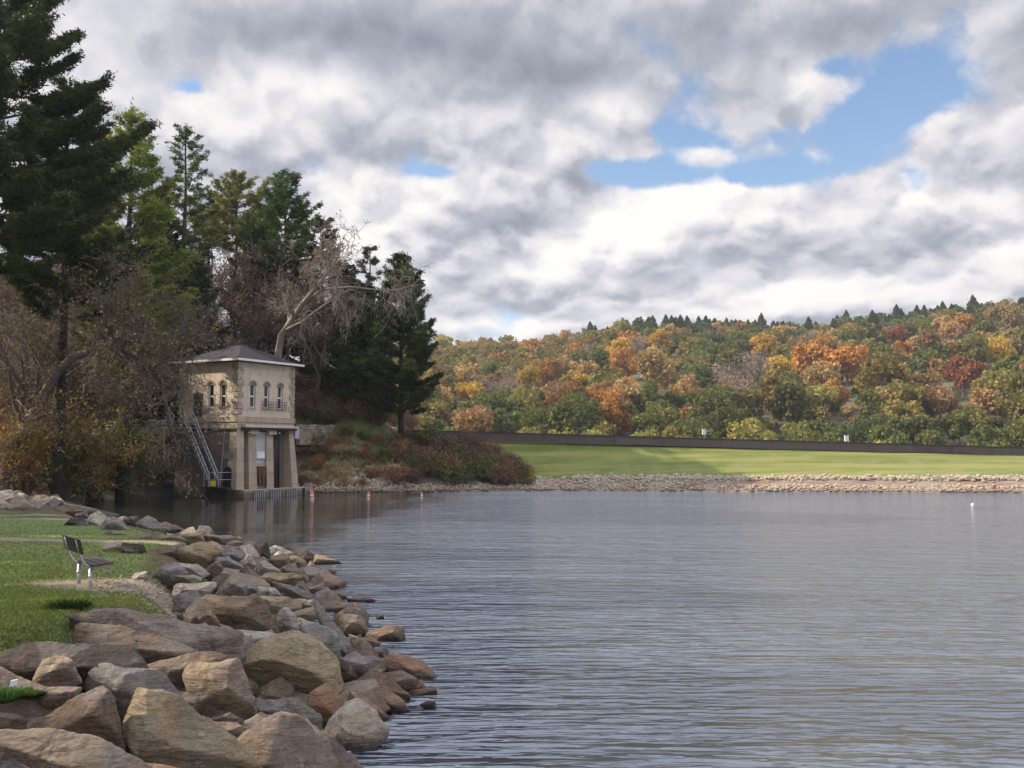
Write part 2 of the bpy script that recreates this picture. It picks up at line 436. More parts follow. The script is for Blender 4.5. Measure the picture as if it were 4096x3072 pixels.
class MB:
    """collects boxes, prisms and tubes into one mesh"""
    def __init__(s):
        s.v, s.f = [], []

    def add(s, vs, fs):
        b = len(s.v); s.v += [tuple(v) for v in vs]; s.f += [tuple(i + b for i in q) for q in fs]
        return s

    def box(s, x0, x1, y0, y1, z0, z1, T=None):
        vs = [(x, y, z) for z in (z0, z1) for (x, y) in ((x0, y0), (x1, y0), (x1, y1), (x0, y1))]
        if T: vs = [T(*v) for v in vs]
        return s.add(vs, [(3, 2, 1, 0), (4, 5, 6, 7), (0, 1, 5, 4), (1, 2, 6, 5), (2, 3, 7, 6), (3, 0, 4, 7)])

    def hexa(s, bot, top):
        return s.add(list(bot) + list(top), [(3, 2, 1, 0), (4, 5, 6, 7), (0, 1, 5, 4), (1, 2, 6, 5), (2, 3, 7, 6), (3, 0, 4, 7)])

    def tube(s, pts, rad, n=6, cap=True):
        pts = [Vector(p) for p in pts]
        if not isinstance(rad, (list, tuple)): rad = [rad] * len(pts)
        b = len(s.v)
        for i, p in enumerate(pts):
            d = (pts[min(i + 1, len(pts) - 1)] - pts[max(i - 1, 0)])
            if d.length < 1e-6: d = Vector((0, 0, 1))
            d.normalize()
            a = d.cross(Vector((0.31, .17, .93)) if abs(d.z) < .9 else Vector((1, .1, 0))).normalized(); c = d.cross(a)
            for j in range(n):
                t = 2 * math.pi * j / n
                s.v.append(tuple(p + (a * math.cos(t) + c * math.sin(t)) * rad[i]))
        for i in range(len(pts) - 1):
            for j in range(n):
                s.f.append((b + i * n + j, b + i * n + (j + 1) % n, b + (i + 1) * n + (j + 1) % n, b + (i + 1) * n + j))
        if cap:
            s.f.append(tuple(b + j for j in range(n))[::-1])
            s.f.append(tuple(b + (len(pts) - 1) * n + j for j in range(n)))
        return s

    def prism(s, poly, a, b_, T):
        """poly of (p, q) extruded from depth a to depth b_; T(p, q, depth) gives the point"""
        n = len(poly)
        vs = [T(p, q, a) for p, q in poly] + [T(p, q, b_) for p, q in poly]
        fs = [tuple(range(n)), tuple(range(2 * n - 1, n - 1, -1))] + [(i, i + n, (i + 1) % n + n, (i + 1) % n) for i in range(n)]
        return s.add(vs, fs)

    def build(s, name, mat, parent=None, loc=None, smooth=False, bevel=0.0):
        me = bpy.data.meshes.new(name)
        me.from_pydata(s.v, [], s.f)
        bm = bmesh.new(); bm.from_mesh(me)
        bmesh.ops.recalc_face_normals(bm, faces=bm.faces)
        bm.to_mesh(me); bm.free()
        me.materials.append(mat)
        if smooth:
            for p in me.polygons: p.use_smooth = True
        o = link(name, me, parent, loc)
        if bevel:
            md = o.modifiers.new("edge", 'BEVEL'); md.width = bevel; md.segments = 2; md.limit_method = 'ANGLE'
        return o


# value noise in numpy
def _hash(ix, iy, iz, seed):
    h = (ix * 374761393 + iy * 668265263 + iz * 2147483647 + seed * 1274126177) & 0x7fffffff
    h = ((h ^ (h >> 13)) * 1274126177) & 0x7fffffff
    h = ((h ^ (h >> 16)) * 668265263) & 0x7fffffff
    return (h & 0xffff) / 65535.0


def vnoise(P, seed=0):
    P = np.asarray(P, np.float64)
    i = np.floor(P).astype(np.int64); f = P - i; f = f * f * (3 - 2 * f)
    r = 0
    for dx in (0, 1):
        for dy in (0, 1):
            for dz in (0, 1):
                w = (f[:, 0] if dx else 1 - f[:, 0]) * (f[:, 1] if dy else 1 - f[:, 1]) * (f[:, 2] if dz else 1 - f[:, 2])
                r = r + w * _hash(i[:, 0] + dx, i[:, 1] + dy, i[:, 2] + dz, seed)
    return r


def fbm(P, oct=4, seed=0, rough=.5):
    a, s, t = 1.0, 0, 0
    for o in range(oct):
        s = s + a * (vnoise(P * 2 ** o + 13.7 * o, seed + o) - .5); t += a; a *= rough
    return s / t


# ---------------------------------------------------------------- land
def px(u, v, z=0.0):
    """ground point at height z seen at (u, v)"""
    d = (HC - z) / (v - HOR) * F
    return ((u - CX) / F * d, d)


SHORE = [(60, -60), (22, -12), (8, -3), (2.5, 2.5), (-0.6, 5.5), (-1.15, 8.0), px(388, 768), px(400, 712), px(432, 690), px(438, 662), px(403, 640), px(366, 606), px(342, 572),
         px(334, 560), px(288, 546), px(235, 536), px(185, 530), px(164, 522), px(112, 512), px(85, 505.5), px(88, 501), px(120, 497), px(176, 495),
         (-21.5, 74.5), (-15, 76.0), px(400, 491.5), px(460, 491), px(530, 490.4), px(700, 491.2), px(1024, 492.3), (75, 72), (130, 66), (130, 300), (-300, 300), (-300, -60)]
SHORE = np.array(SHORE)


def signed_dist(x, y, poly, closed=True):
    """positive inside the polygon"""
    x = np.asarray(x, float); y = np.asarray(y, float)
    best = np.full(x.shape, 1e9); inside = np.zeros(x.shape, bool)
    n = len(poly)
    for i in range(n if closed else n - 1):
        (ax, ay), (bx, by) = poly[i], poly[(i + 1) % n]
        dx, dy = bx - ax, by - ay
        t = np.clip(((x - ax) * dx + (y - ay) * dy) / (dx * dx + dy * dy + 1e-12), 0, 1)
        best = np.minimum(best, np.hypot(x - ax - t * dx, y - ay - t * dy))
        cond = ((ay > y) != (by > y))
        xi = ax + (y - ay) / np.where(by == ay, 1e-9, by - ay) * dx
        inside ^= cond & (x < xi)
    return np.where(inside, best, -best)


FOOT = np.array([(-9.5, 90), (-8.4, 79.8), (-14, 79.8), (-20, 80.0), (-29, 76), (-36, 66), (-44, 52), (-56, 36), (-75, 10), (-90, -60), (-300, -60), (-300, 125), (-42, 125), (-16, 103)])
WALL_Y = lambda x: 85.0 - 0.035 * (x + 8)
def crest(x): return 4.9 - 0.029 * (x + 8)


def sstep(t, a, b):
    t = np.clip((t - a) / (b - a), 0, 1); return t * t * (3 - 2 * t)


def land_z(x, y, dip=True):
    x = np.asarray(x, float); y = np.asarray(y, float)
    d = signed_dist(x, y, SHORE)
    H = 1.42 - 0.62 * sstep(y, 8, 19) + .10 * sstep(y, 35, 55)
    W = 4.4 + 1.0 * sstep(y, 14, 24)
    near = np.clip(d / W, 0, 1)
    near = H * (1 - (1 - near) ** 1.5) + np.maximum(d - W, 0) * .012
    # far bank: up to the road level beside the dam
    far = np.minimum(np.maximum(d, 0) * (.60 - .40 * sstep(x, -4, 3)), np.clip(crest(x) - 1.0, 1.5, 4.4))
    w = sstep(y, 56, 66)
    base = near * (1 - w) + far * w
    h = signed_dist(x, y, FOOT)
    hill = np.where(h > 0, np.minimum(h, 24) * (.74 - .003 * np.minimum(h, 24)), 0)
    hill = hill * (1 - .75 * (1 - sstep(y, 30, 62)))
    base = base + hill + .5 * w * sstep(h, 0, 3)
    # behind the crest the land falls
    back = y - (WALL_Y(x) + 3)
    fall = np.where((x > -8) & (back > 0), -back * .35 * sstep(x, -8, 6), 0) - .25 * np.clip(y - 106, 0, 30) * (x <= -8)
    base = np.maximum(base + fall, -7)
    if dip: base = base - .75 * sstep(d, 0, .8) * (1 - sstep(d, 3.0, 4.2)) * (y < 50) * (y > 4)
    under = np.maximum(d * .42, -3.5)
    z = np.where(d > 0, base, under)
    P = np.stack([x.ravel() * .5, y.ravel() * .5, np.zeros(x.size)], 1)
    nz = fbm(P, 4, 3).reshape(x.shape)
    z = z + np.where(d > 0, nz * (.16 + .5 * w * sstep(h, 0, 4)), 0)
    return z


def lz(x, y): return float(land_z(np.array([x]), np.array([y]))[0])


def hit(u, v, y0=3.0, y1=120.0, fn=None):
    """where the sight line through (u, v) meets the land"""
    ys = y0 * (y1 / y0) ** np.linspace(0, 1, 900)
    xs = (u - CX) / F * ys; zs = HC + (HOR - v) / F * ys
    g = (fn or (lambda a, b: land_z(a, b, False)))(xs, ys)
    k = np.where((g >= zs) | (zs <= 0 if fn is None else False))[0]
    k = k[0] if len(k) else len(ys) - 1
    return float(xs[k]), float(ys[k]), float(max(zs[k], g[k] if fn is None else zs[k]))


def build_ground():
    # rows get denser near the viewer
    ys = np.concatenate([np.linspace(-60, 2, 16), np.linspace(2.6, 30, 150), np.linspace(30.4, 100, 150), np.linspace(102, 300, 40)])
    xs = np.concatenate([np.linspace(-300, -62, 30), np.linspace(-60, -20, 80), np.linspace(-19.75, 4, 110), np.linspace(4.6, 60, 70), np.linspace(62, 130, 14)])
    X, Y = np.meshgrid(xs, ys)
    Z = land_z(X, Y)
    # keep the open ground just below the dam's own face
    V = np.stack([X.ravel(), Y.ravel(), Z.ravel()], 1)
    nx, ny = len(xs), len(ys)
    i = np.arange(nx * ny).reshape(ny, nx)
    Fq = np.stack([i[:-1, :-1], i[:-1, 1:], i[1:, 1:], i[1:, :-1]], -1).reshape(-1, 4)
    me = np_mesh("ground", V, Fq, M['ground'], smooth=True)
    x, y = V[:, 0], V[:, 1]
    d = signed_dist(x, y, SHORE)
    g = sstep(d, 3.6 + .6 * sstep(y, 15, 30), 5.2) * (1 - sstep(y, 33, 38))
    # worn dirt round the bench and down to the rocks
    bx, by = px(150, 583, .85)
    bx -= -.35; e = np.hypot((x - bx) / 2.35, (y - by) / 1.35)
    dirt = np.clip(1.5 - e, 0, 1)
    bx2, by2 = px(60, 668, 1.3)
    dirt = np.maximum(dirt, np.clip(1.3 - np.hypot((x - bx2) / 1.7, (y - by2) / 1.1), 0, .8))
    path = (np.abs(y - (26.6 + .05 * (x + 12))) < .42) & (x < -8.6) & (d > 3.5)
    dirt = np.maximum(dirt, path * 1.2)
    g = g * (1 - np.clip(dirt, 0, 1))
    stone = np.where(d < 3.2 + 1.2 * (y > 55), 1.0, 0.0) * (d > -6)
    stone = np.where((y > 50) & (d > 0), sstep(2.2 - d, 0, 1), stone)
    far = np.where(y > 60, np.clip(1 - np.abs(x + 13) / 7, 0, 1) * .8 * (y < 88), 0)
    g = np.maximum(g, far * .75)
    at = me.color_attributes.new("cover", 'FLOAT_COLOR', 'POINT')
    c = np.ones((len(V), 4), np.float32); c[:, 0] = g; c[:, 1] = stone; c[:, 2] = dirt
    at.data.foreach_set('color', c.ravel())
    o = link("ground", me); tag(o, kind='structure')


build_ground()

# water sheet
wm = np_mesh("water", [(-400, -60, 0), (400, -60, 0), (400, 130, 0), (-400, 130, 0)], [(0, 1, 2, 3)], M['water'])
tag(link("water", wm), kind='structure')


# ---------------------------------------------------------------- dam
def build_dam():
    xs = np.concatenate([np.linspace(-9, 60, 150), np.linspace(62, 130, 20)])
    rows = []
    for t in np.linspace(0, 1, 26):
        shore_y = np.interp(xs, [-9, px(530, 490.4)[0], px(700, 491.2)[0], px(1024, 492.3)[0], 75, 130], [px(400, 491.5)[1], px(530, 490.4)[1], px(700, 491.2)[1], px(1024, 492.3)[1], 72, 66])
        y = (shore_y + 2.2) * (1 - t) + (WALL_Y(xs) + .6) * t
        z0 = 1.02; z1 = crest(xs) - .50
        z = z0 + (z1 - z0) * (t ** .93)
        bump_ = fbm(np.stack([xs * .35, y * .8, y * 0], 1), 3, 8) * .10
        rows.append(np.stack([xs, y, z + bump_], 1))
    V = np.concatenate(rows); nx = len(xs)
    i = np.arange(len(V)).reshape(26, nx)
    Fq = np.stack([i[:-1, :-1], i[:-1, 1:], i[1:, 1:], i[1:, :-1]], -1).reshape(-1, 4)
    tag(link("grass_embankment", np_mesh("grass_embankment", V, Fq, M['damgrass'], smooth=True)), kind='structure')
    # gravel beach below the grass
    rows = []
    for t in np.linspace(0, 1, 10):
        y = (shore_y - .8) * (1 - t) + (shore_y + 2.6) * t
        z = -.25 + 1.34 * t + fbm(np.stack([xs * .9, y, y * 0], 1), 4, 21) * .22
        rows.append(np.stack([xs, y, z], 1))
    V = np.concatenate(rows); i = np.arange(len(V)).reshape(10, nx)
    Fq = np.stack([i[:-1, :-1], i[:-1, 1:], i[1:, 1:], i[1:, :-1]], -1).reshape(-1, 4)
    m, k, b, tc, out = material("beach_gravel")
    n = k.noise(tc, 7, 6, .75); n2 = k.noise(k.vmath('MULTIPLY', tc, (.25, 1, 1)), 1.1, 6, .65)
    c = k.mix(k.mapr(n, .33, .66), (.15, .115, .09), (.38, .31, .24))
    c = k.mix(k.math('MULTIPLY', k.mapr(n2, .46, .6), .75), c, (.21, .12, .075))
    k.put(c, b.inputs['Base Color']); b.inputs['Roughness'].default_value = .95
    k.put(k.bump(n, .9, .1), b.inputs['Normal'])
    tag(link("beach", np_mesh("beach", V, Fq, m, smooth=True)), kind='structure')
    # long crest wall with coping
    w = MB(); cop = MB()
    wx = np.linspace(-8.5, 130, 60)
    for a, b2 in zip(wx[:-1], wx[1:]):
        for mb, h0, h1, p in ((w, -.75, -.10, .16), (cop, -.10, 0.0, .20)):
            ya, yb = WALL_Y(a), WALL_Y(b2)
            mb.hexa([(a, ya - p, crest(a) + h0), (b2, yb - p, crest(b2) + h0), (b2, yb + p, crest(b2) + h0), (a, ya + p, crest(a) + h0)],
                    [(a, ya - p, crest(a) + h1), (b2, yb - p, crest(b2) + h1), (b2, yb + p, crest(b2) + h1), (a, ya + p, crest(a) + h1)])
    root = empty("crest_wall", (0, 0, 0)); tag(root, "long low dark wall along the top of the grass dam", "wall")
    w.build("wall_body", M['stonewall'], root)
    cop.build("coping", simple("dark_coping", (.055, .043, .042), .9), root)
build_dam()


# ---------------------------------------------------------------- rocks
_ico = {}
def ico(level):
    if level not in _ico:
        bm = bmesh.new(); bmesh.ops.create_icosphere(bm, subdivisions=level, radius=1)
        bm.verts.ensure_lookup_table()
        _ico[level] = (np.array([v.co[:] for v in bm.verts]), np.array([[v.index for v in f.verts] for f in bm.faces]))
        bm.free()
    return _ico[level]


def rock_mesh(planes, size, level=5, sharp=16, rough=1.0, seed=0, fit=None):
    D, Fq = ico(level)
    Nn = np.array([p[0] for p in planes], float); Nn /= np.linalg.norm(Nn, axis=1)[:, None]
    off = np.array([p[1] for p in planes])
    q = np.maximum(D @ Nn.T, 0) / off[None]
    r = (q ** sharp).sum(1) ** (-1 / sharp)
    V = D * r[:, None]
    rc = np.random.default_rng(seed * 7 + 1); extra = []
    for _ in range(6):                        # knock corners off
        nn = rc.normal(size=3); nn /= np.linalg.norm(nn)
        extra.append((nn, (V @ nn).max() * rc.uniform(.70, .90)))
    Ne = np.concatenate([Nn, np.array([e[0] for e in extra])]); oe = np.concatenate([off, np.array([e[1] for e in extra])])
    q = np.maximum(D @ Ne.T, 0) / oe[None]
    r = (q ** max(sharp, 130)).sum(1) ** (-1 / max(sharp, 130))
    V = D * r[:, None]
    s = size
    n = fbm(V / s * 2.6 + seed * 3.1, 5, seed, .55)
    rid = 1 - np.abs(fbm(V / s * 1.7 + seed * 7.7, 3, seed + 50, .5)) * 4
    st = V.copy(); st[:, 2] = V[:, 2] * 3.0 + V[:, 0] * (seed % 5 - 2) * .5
    strata = fbm(st / s * 2.0 + seed, 4, seed + 90, .6)
    terr = np.round(strata * 9) / 9 - strata
    disp = s * rough * (.10 * n - .03 * np.clip(rid, 0, 1) + .07 * terr + .06 * strata)
    V = V + D * disp[:, None]
    if fit:
        x0, x1, z0, z1 = fit
        ax, bx = V[:, 0].min(), V[:, 0].max(); az, bz = V[:, 2].min(), V[:, 2].max()
        V[:, 0] = x0 + (V[:, 0] - ax) * (x1 - x0) / (bx - ax); V[:, 2] = z0 + (V[:, 2] - az) * (z1 - z0) / (bz - az)
    return np_mesh("boulder", V, Fq, M['rock'], smooth=True)


def poly_rock(poly, seed, depth=1.0):
    """planes for a boulder whose outline facing the lake path is poly (list of x, z)"""
    rg = np.random.default_rng(seed)
    P = np.array(poly, float); c = P.mean(0)
    P = P - c
    A = 0.5 * np.sum(P[:, 0] * np.roll(P[:, 1], -1) - np.roll(P[:, 0], -1) * P[:, 1])
    if A < 0: P = P[::-1]
    w, h = np.ptp(P[:, 0]), np.ptp(P[:, 1]); th = .5 * math.sqrt(w * h) * depth
    planes = []
    for i in range(len(P)):
        a, b = P[i], P[(i + 1) % len(P)]
        e = b - a
        if np.hypot(*e) < 1e-6: continue
        n = np.array([e[1], -e[0]]) / np.hypot(*e); o = max(float(n @ a), .08 * min(w, h))
        for sgn in (1, -1):
            t = rg.uniform(.18, .75)
            nn = np.array([n[0], sgn * t, n[1]]); ln = np.linalg.norm(nn)
            planes.append((nn / ln, o / ln))
    for j in range(5):
        nn = np.array([rg.uniform(-.9, .9), -1, rg.uniform(-.5, .9)]); nn /= np.linalg.norm(nn)
        planes.append((nn, th * rg.uniform(.60, 1.0)))
    nn = np.array([rg.uniform(-.5, .5), -.75, -.7]); nn /= np.linalg.norm(nn); planes.append((nn, min(th, h) * rg.uniform(.22, .42)))   # undercut foot
    for j in range(2):
        nn = np.array([rg.uniform(-.5, .5), 1, rg.uniform(-.3, .5)]); nn /= np.linalg.norm(nn)
        planes.append((nn, th * rg.uniform(.8, 1.0)))
    return planes, c, w, h, th


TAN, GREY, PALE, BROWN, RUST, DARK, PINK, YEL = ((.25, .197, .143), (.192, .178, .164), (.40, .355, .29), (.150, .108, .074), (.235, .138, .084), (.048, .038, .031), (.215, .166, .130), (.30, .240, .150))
# (outline in picture points, colour, label); C and B are two enlarged views of the shore
def Cc(l): return [(a / 6.827, 525 + b / 6.827) for a, b in l]
def Bc(l): return [(200 + a / 6.828, 525 + b / 6.828) for a, b in l]
def Ac(l): return [(a / 5.66, 475 + b / 5.66) for a, b in l]
HERO = [
 (Cc([(-60, 1375), (120, 1362), (350, 1378), (700, 1425), (1100, 1610), (1000, 1780), (0, 1780)]), TAN, "long smooth pale tan slab in the bottom corner"),
 (Cc([(215, 1690), (300, 1580), (450, 1558), (1100, 1603), (1420, 1665), (1350, 1800), (200, 1800)]), RUST, "rust stained flat slab along the bottom edge"),
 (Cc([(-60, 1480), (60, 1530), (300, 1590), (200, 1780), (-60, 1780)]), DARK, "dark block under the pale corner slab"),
 (Cc([(885, 1300), (950, 1150), (1060, 1098), (1160, 1145), (1400, 1285), (1640, 1470), (1800, 1660), (1740, 1790), (1050, 1740), (950, 1560), (885, 1430)]), YEL, "big triangular boulder with yellow streaked face and sharp top"),
 (Bc([(215, 1475), (330, 1330), (560, 1255), (700, 1285), (850, 1420), (1000, 1650), (990, 1790), (440, 1790), (330, 1570)]), PINK, "big rounded brown boulder low on the shore beside the water"),
 (Cc([(225, 1335), (470, 1220), (730, 1088), (800, 1185), (885, 1430), (860, 1480), (300, 1390)]), BROWN, "brown wedge boulder rising to a point behind the corner slab"),
 (Cc([(-50, 1245), (150, 1258), (235, 1290), (230, 1370), (0, 1385), (-50, 1370)]), BROWN, "low brown rock above the corner slab"),
 (Cc([(620, 1050), (690, 940), (770, 922), (900, 948), (1040, 958), (1110, 1030), (1330, 1230), (1200, 1270), (900, 1220), (740, 1115)]), GREY, "grey boulder with a sloping side behind the yellow streaked one"),
 (Cc([(272, 995), (330, 908), (450, 878), (492, 908), (575, 1080), (300, 1065)]), TAN, "small tan pyramid rock before the long dark boulder"),
 (Cc([(290, 1075), (600, 1080), (520, 1200), (330, 1200)]), PINK, "low pinkish rock in front of the tan pyramid rock"),
 (Cc([(0, 880), (60, 820), (230, 783), (560, 783), (960, 822), (1038, 880), (1030, 930), (880, 965), (620, 1060), (280, 1010), (20, 945)]), DARK, "long black fronted boulder with a pale top edge"),
 (Cc([(478, 772), (560, 588), (700, 563), (870, 568), (1290, 640), (1560, 688), (1665, 745), (1640, 845), (1400, 870), (700, 850)]), PINK, "huge long brown boulder below the lawn"),
 (Cc([(530, 785), (640, 663), (900, 675), (1200, 760), (1385, 845), (1300, 900), (1060, 940), (700, 870)]), BROWN, "broad brown boulder leaning on the huge long one"),
 (Cc([(1198, 875), (1225, 803), (1395, 852), (1300, 895)]), TAN, "small pale triangular rock lying on the broad brown boulder"),
 (Cc([(1010, 965), (1200, 888), (1400, 848), (1610, 858), (1630, 930), (1340, 1110), (1170, 1090)]), BROWN, "flat dark brown slab behind the square block"),
 (Bc([(-78, 960), (0, 915), (232, 893), (272, 960), (335, 1130), (400, 1270), (280, 1290), (70, 1250), (-20, 1150)]), PINK, "tilted square block with a pinkish face and black hollow below"),
 (Bc([(262, 932), (390, 788), (480, 742), (640, 708), (770, 722), (837, 790), (850, 870), (990, 1040), (800, 1150), (720, 1150), (500, 1060), (330, 1020)]), YEL, "biggest tan boulder in the middle with a dark overhang"),
 (Bc([(800, 1000), (850, 865), (920, 940), (1010, 1070), (980, 1110), (850, 1110)]), TAN, "tan wedge against the side of the biggest boulder"),
 (Bc([(365, 1175), (440, 1155), (540, 1165), (620, 1215), (625, 1270), (480, 1310), (400, 1290)]), GREY, "smooth blue grey rock under the dark overhang"),
 (Bc([(510, 1150), (740, 1168), (840, 1215), (852, 1340), (800, 1375), (640, 1270), (590, 1190)]), GREY, "rough grey block right of the smooth blue grey rock"),
 (Bc([(765, 1140), (870, 1062), (925, 1095), (1010, 1140), (1180, 1310), (1258, 1402), (1000, 1425), (870, 1390), (845, 1230)]), RUST, "rust red sloping boulder reaching down into the water"),
 (Bc([(830, 1385), (930, 1400), (1100, 1530), (1280, 1690), (1250, 1790), (1020, 1790), (900, 1520)]), DARK, "dark olive slab sliding into the water at the bottom"),
 (Bc([(15, 500), (90, 463), (380, 468), (425, 540), (560, 705), (480, 715), (300, 700), (130, 640)]), BROWN, "orange brown topped block with a dark front below the gravel patch"),
 (Cc([(1288, 575), (1380, 480), (1460, 555), (1530, 650), (1500, 685), (1330, 645)]), TAN, "tan slab leaning left of the orange brown topped block"),
 (Bc([(543, 560), (655, 548), (692, 650), (682, 690), (600, 695), (557, 712)]), PALE, "pale squared stone standing on end"),
 (Bc([(383, 473), (600, 478), (705, 520), (640, 560), (540, 585), (430, 545)]), YEL, "flat cream topped rock behind the pale squared stone"),
 (Bc([(650, 580), (812, 543), (818, 600), (770, 635), (690, 612)]), YEL, "layered yellowish rock right of the pale squared stone"),
 (Bc([(678, 618), (805, 650), (785, 680), (690, 690)]), PALE, "thin pale wedge below the layered yellowish rock"),
 (Bc([(700, 700), (820, 658), (968, 678), (975, 840), (930, 862), (850, 850), (800, 740)]), GREY, "flat topped grey block with a dark front"),
 (Bc([(268, 698), (560, 722), (530, 750), (390, 800), (300, 845), (278, 770)]), PALE, "white topped slab at the end of the huge long boulder"),
 (Bc([(795, 500), (870, 508), (1035, 740), (1160, 885), (980, 910), (880, 760)]), GREY, "long grey sloping slab above the dark fronted block"),
 (Bc([(955, 600), (1100, 592), (1153, 650), (1155, 712), (1050, 725), (970, 665)]), TAN, "rounded tan rock at the water left of the submerged stone"),
 (Bc([(905, 520), (1060, 518), (1120, 560), (1130, 600), (1060, 605), (940, 580)]), TAN, "tan rock by the water above the rounded tan one"),
 (Bc([(1050, 528), (1130, 538), (1158, 575), (1130, 612), (1090, 590)]), RUST, "small rusty rock with a wet black tip"),
 (Bc([(1150, 740), (1170, 712), (1360, 668), (1395, 688), (1410, 745), (1388, 798), (1240, 802)]), BROWN, "squared brown finger of rock jutting into the water"),
 (Bc([(1040, 770), (1110, 745), (1200, 740), (1250, 780), (1200, 808), (1080, 825)]), RUST, "low rusty rock at the root of the jutting finger"),
 (Bc([(1030, 725), (1100, 745), (1060, 765), (1030, 760)]), PALE, "small cream stone behind the low rusty rock"),
 (Bc([(985, 890), (1180, 868), (1275, 920), (1250, 975), (1100, 1000), (1040, 945)]), GREY, "grey rock with pale upper edge left of the rusty point"),
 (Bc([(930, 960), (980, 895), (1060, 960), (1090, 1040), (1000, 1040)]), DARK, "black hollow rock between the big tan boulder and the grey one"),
 (Bc([(1250, 905), (1370, 853), (1530, 888), (1622, 978), (1520, 1020), (1290, 985)]), RUST, "rusty pointed rock with a black tip farthest out in the water"),
 (Bc([(1260, 985), (1380, 968), (1495, 1020), (1450, 1095), (1340, 1115), (1260, 1045)]), BROWN, "olive brown block behind the rusty point"),
 (Bc([(1055, 1035), (1170, 968), (1265, 973), (1340, 1090), (1440, 1168), (1300, 1180), (1120, 1095)]), BROWN, "dark sloping slab left of the olive brown block"),
 (Bc([(1140, 1085), (1280, 1083), (1400, 1160), (1445, 1212), (1380, 1265), (1280, 1265), (1180, 1200)]), RUST, "smooth red brown rock dipping into the water"),
 (Bc([(1030, 1105), (1170, 1150), (1300, 1262), (1230, 1295), (1150, 1280), (1050, 1190)]), RUST, "brown rock between the two red ones at the water"),
 (Bc([(1455, 1085), (1515, 1028), (1562, 1078), (1560, 1115), (1470, 1120)]), RUST, "small peaked rock behind the flat red stone"),
 (Bc([(1420, 1100), (1560, 1080), (1622, 1090), (1625, 1132), (1420, 1140)]), RUST, "small flat red stone at the very end of the shore"),
 (Bc([(1512, 1188), (1590, 1163), (1616, 1173), (1618, 1228), (1560, 1224)]), DARK, "black stone poking alone out of the water"),
 (Bc([(1212, 603), (1250, 595), (1268, 628), (1212, 630)]), DARK, "tiny dark stone awash off the shore"),
 (Bc([(85, 1300), (340, 1315), (335, 1390), (230, 1450), (170, 1430)]), PINK, "pinkish rock in the gap below the tilted square block"),
 (Bc([(75, 1295), (240, 1245), (330, 1300), (200, 1325)]), BROWN, "dusky brown rock showing behind the pinkish one in the gap"),
 (Bc([(1018, 490), (1180, 484), (1215, 506), (1060, 514)]), RUST, "flat rusty ledge just above the water"),
 (Cc([(1220, 235), (1260, 150), (1480, 108), (1535, 170), (1440, 280), (1300, 285)]), YEL, "broad sandy boulder right of the dark hollow beyond the bench"),
 (Cc([(722, 190), (738, 113), (852, 108), (866, 130), (842, 208)]), PALE, "pale squared rock end nearest the bench"),
 (Cc([(838, 208), (862, 113), (990, 128), (1018, 218), (920, 225)]), DARK, "dark grey rock joined to the pale squared end"),
 (Cc([(1008, 218), (1030, 148), (1240, 122), (1292, 150), (1220, 210), (1130, 235)]), BROWN, "brown slab with a dark hollow beneath beyond the bench"),
 (Bc([(72, 222), (160, 133), (280, 138), (322, 200), (200, 255)]), GREY, "grey boulder right of the broad sandy one"),
 (Bc([(308, 152), (350, 123), (400, 160), (433, 232), (390, 255), (330, 205)]), PALE, "tall pale leaning stone on the far part of the shore"),
 (Bc([(378, 115), (460, 108), (502, 180), (485, 245), (420, 200)]), DARK, "dark grey rock behind the tall pale leaning stone"),
 (Bc([(478, 168), (540, 133), (665, 182), (620, 200), (500, 190)]), PALE, "nearly white flat rock at the far waterline"),
 (Bc([(483, 200), (600, 188), (625, 250), (540, 275), (490, 265)]), TAN, "tan rock under the nearly white flat one"),
 (Bc([(600, 230), (640, 200), (715, 210), (745, 262), (640, 275)]), TAN, "low tan rock with a black hollow at the far waterline"),
 (Bc([(745, 240), (800, 193), (900, 223), (985, 266), (770, 270)]), YEL, "orange tan rock ending in a point at the far waterline"),
 (Bc([(700, 215), (750, 180), (790, 205), (760, 262), (710, 255)]), DARK, "dark knob beside the orange tan point"),
 (Bc([(755, 300), (830, 273), (935, 290), (942, 338), (860, 335), (770, 328)]), TAN, "rock with a dark end just below the orange tan point"),
 (Bc([(768, 355), (830, 316), (922, 350), (928, 383), (780, 386)]), RUST, "peaked orange rock standing in the water"),
 (Bc([(538, 295), (600, 263), (645, 300), (560, 318)]), PINK, "small pink stone by the far waterline"),
 (Bc([(398, 245), (450, 233), (565, 300), (480, 318), (400, 290)]), PALE, "pale slab sloping left of the small pink stone"),
 (Bc([(298, 260), (350, 198), (395, 255), (340, 300)]), PALE, "sharp pale peak among the far shore rocks"),
 (Bc([(108, 220), (210, 203), (305, 255), (290, 290), (170, 280)]), GREY, "flat grey rock left of the sharp pale peak"),
 (Bc([(58, 275), (150, 233), (175, 290), (100, 330)]), PINK, "pinkish rock left of the flat grey one"),
 (Bc([(278, 285), (330, 273), (480, 380), (505, 415), (400, 410), (280, 345)]), BROWN, "brown slab tilted down towards the water"),
 (Bc([(420, 335), (500, 315), (600, 320), (745, 345), (720, 385), (620, 402), (500, 385)]), YEL, "long flat yellowish ledge beside the tilted brown slab"),
 (Cc([(1065, 335), (1110, 263), (1230, 253), (1305, 320), (1200, 405), (1110, 402)]), GREY, "grey domed rock at the edge of the gravel patch"),
 (Cc([(1200, 248), (1350, 258), (1445, 310), (1350, 358), (1280, 320)]), PALE, "pale slab behind the grey domed rock"),
 (Cc([(915, 375), (930, 318), (1022, 308), (1032, 360), (980, 392)]), PALE, "whitish squat stone alone on the gravel near the bench"),
 (Cc([(1198, 340), (1340, 328), (1395, 368), (1300, 392), (1200, 385)]), TAN, "small flat tan rock right of the grey domed one"),
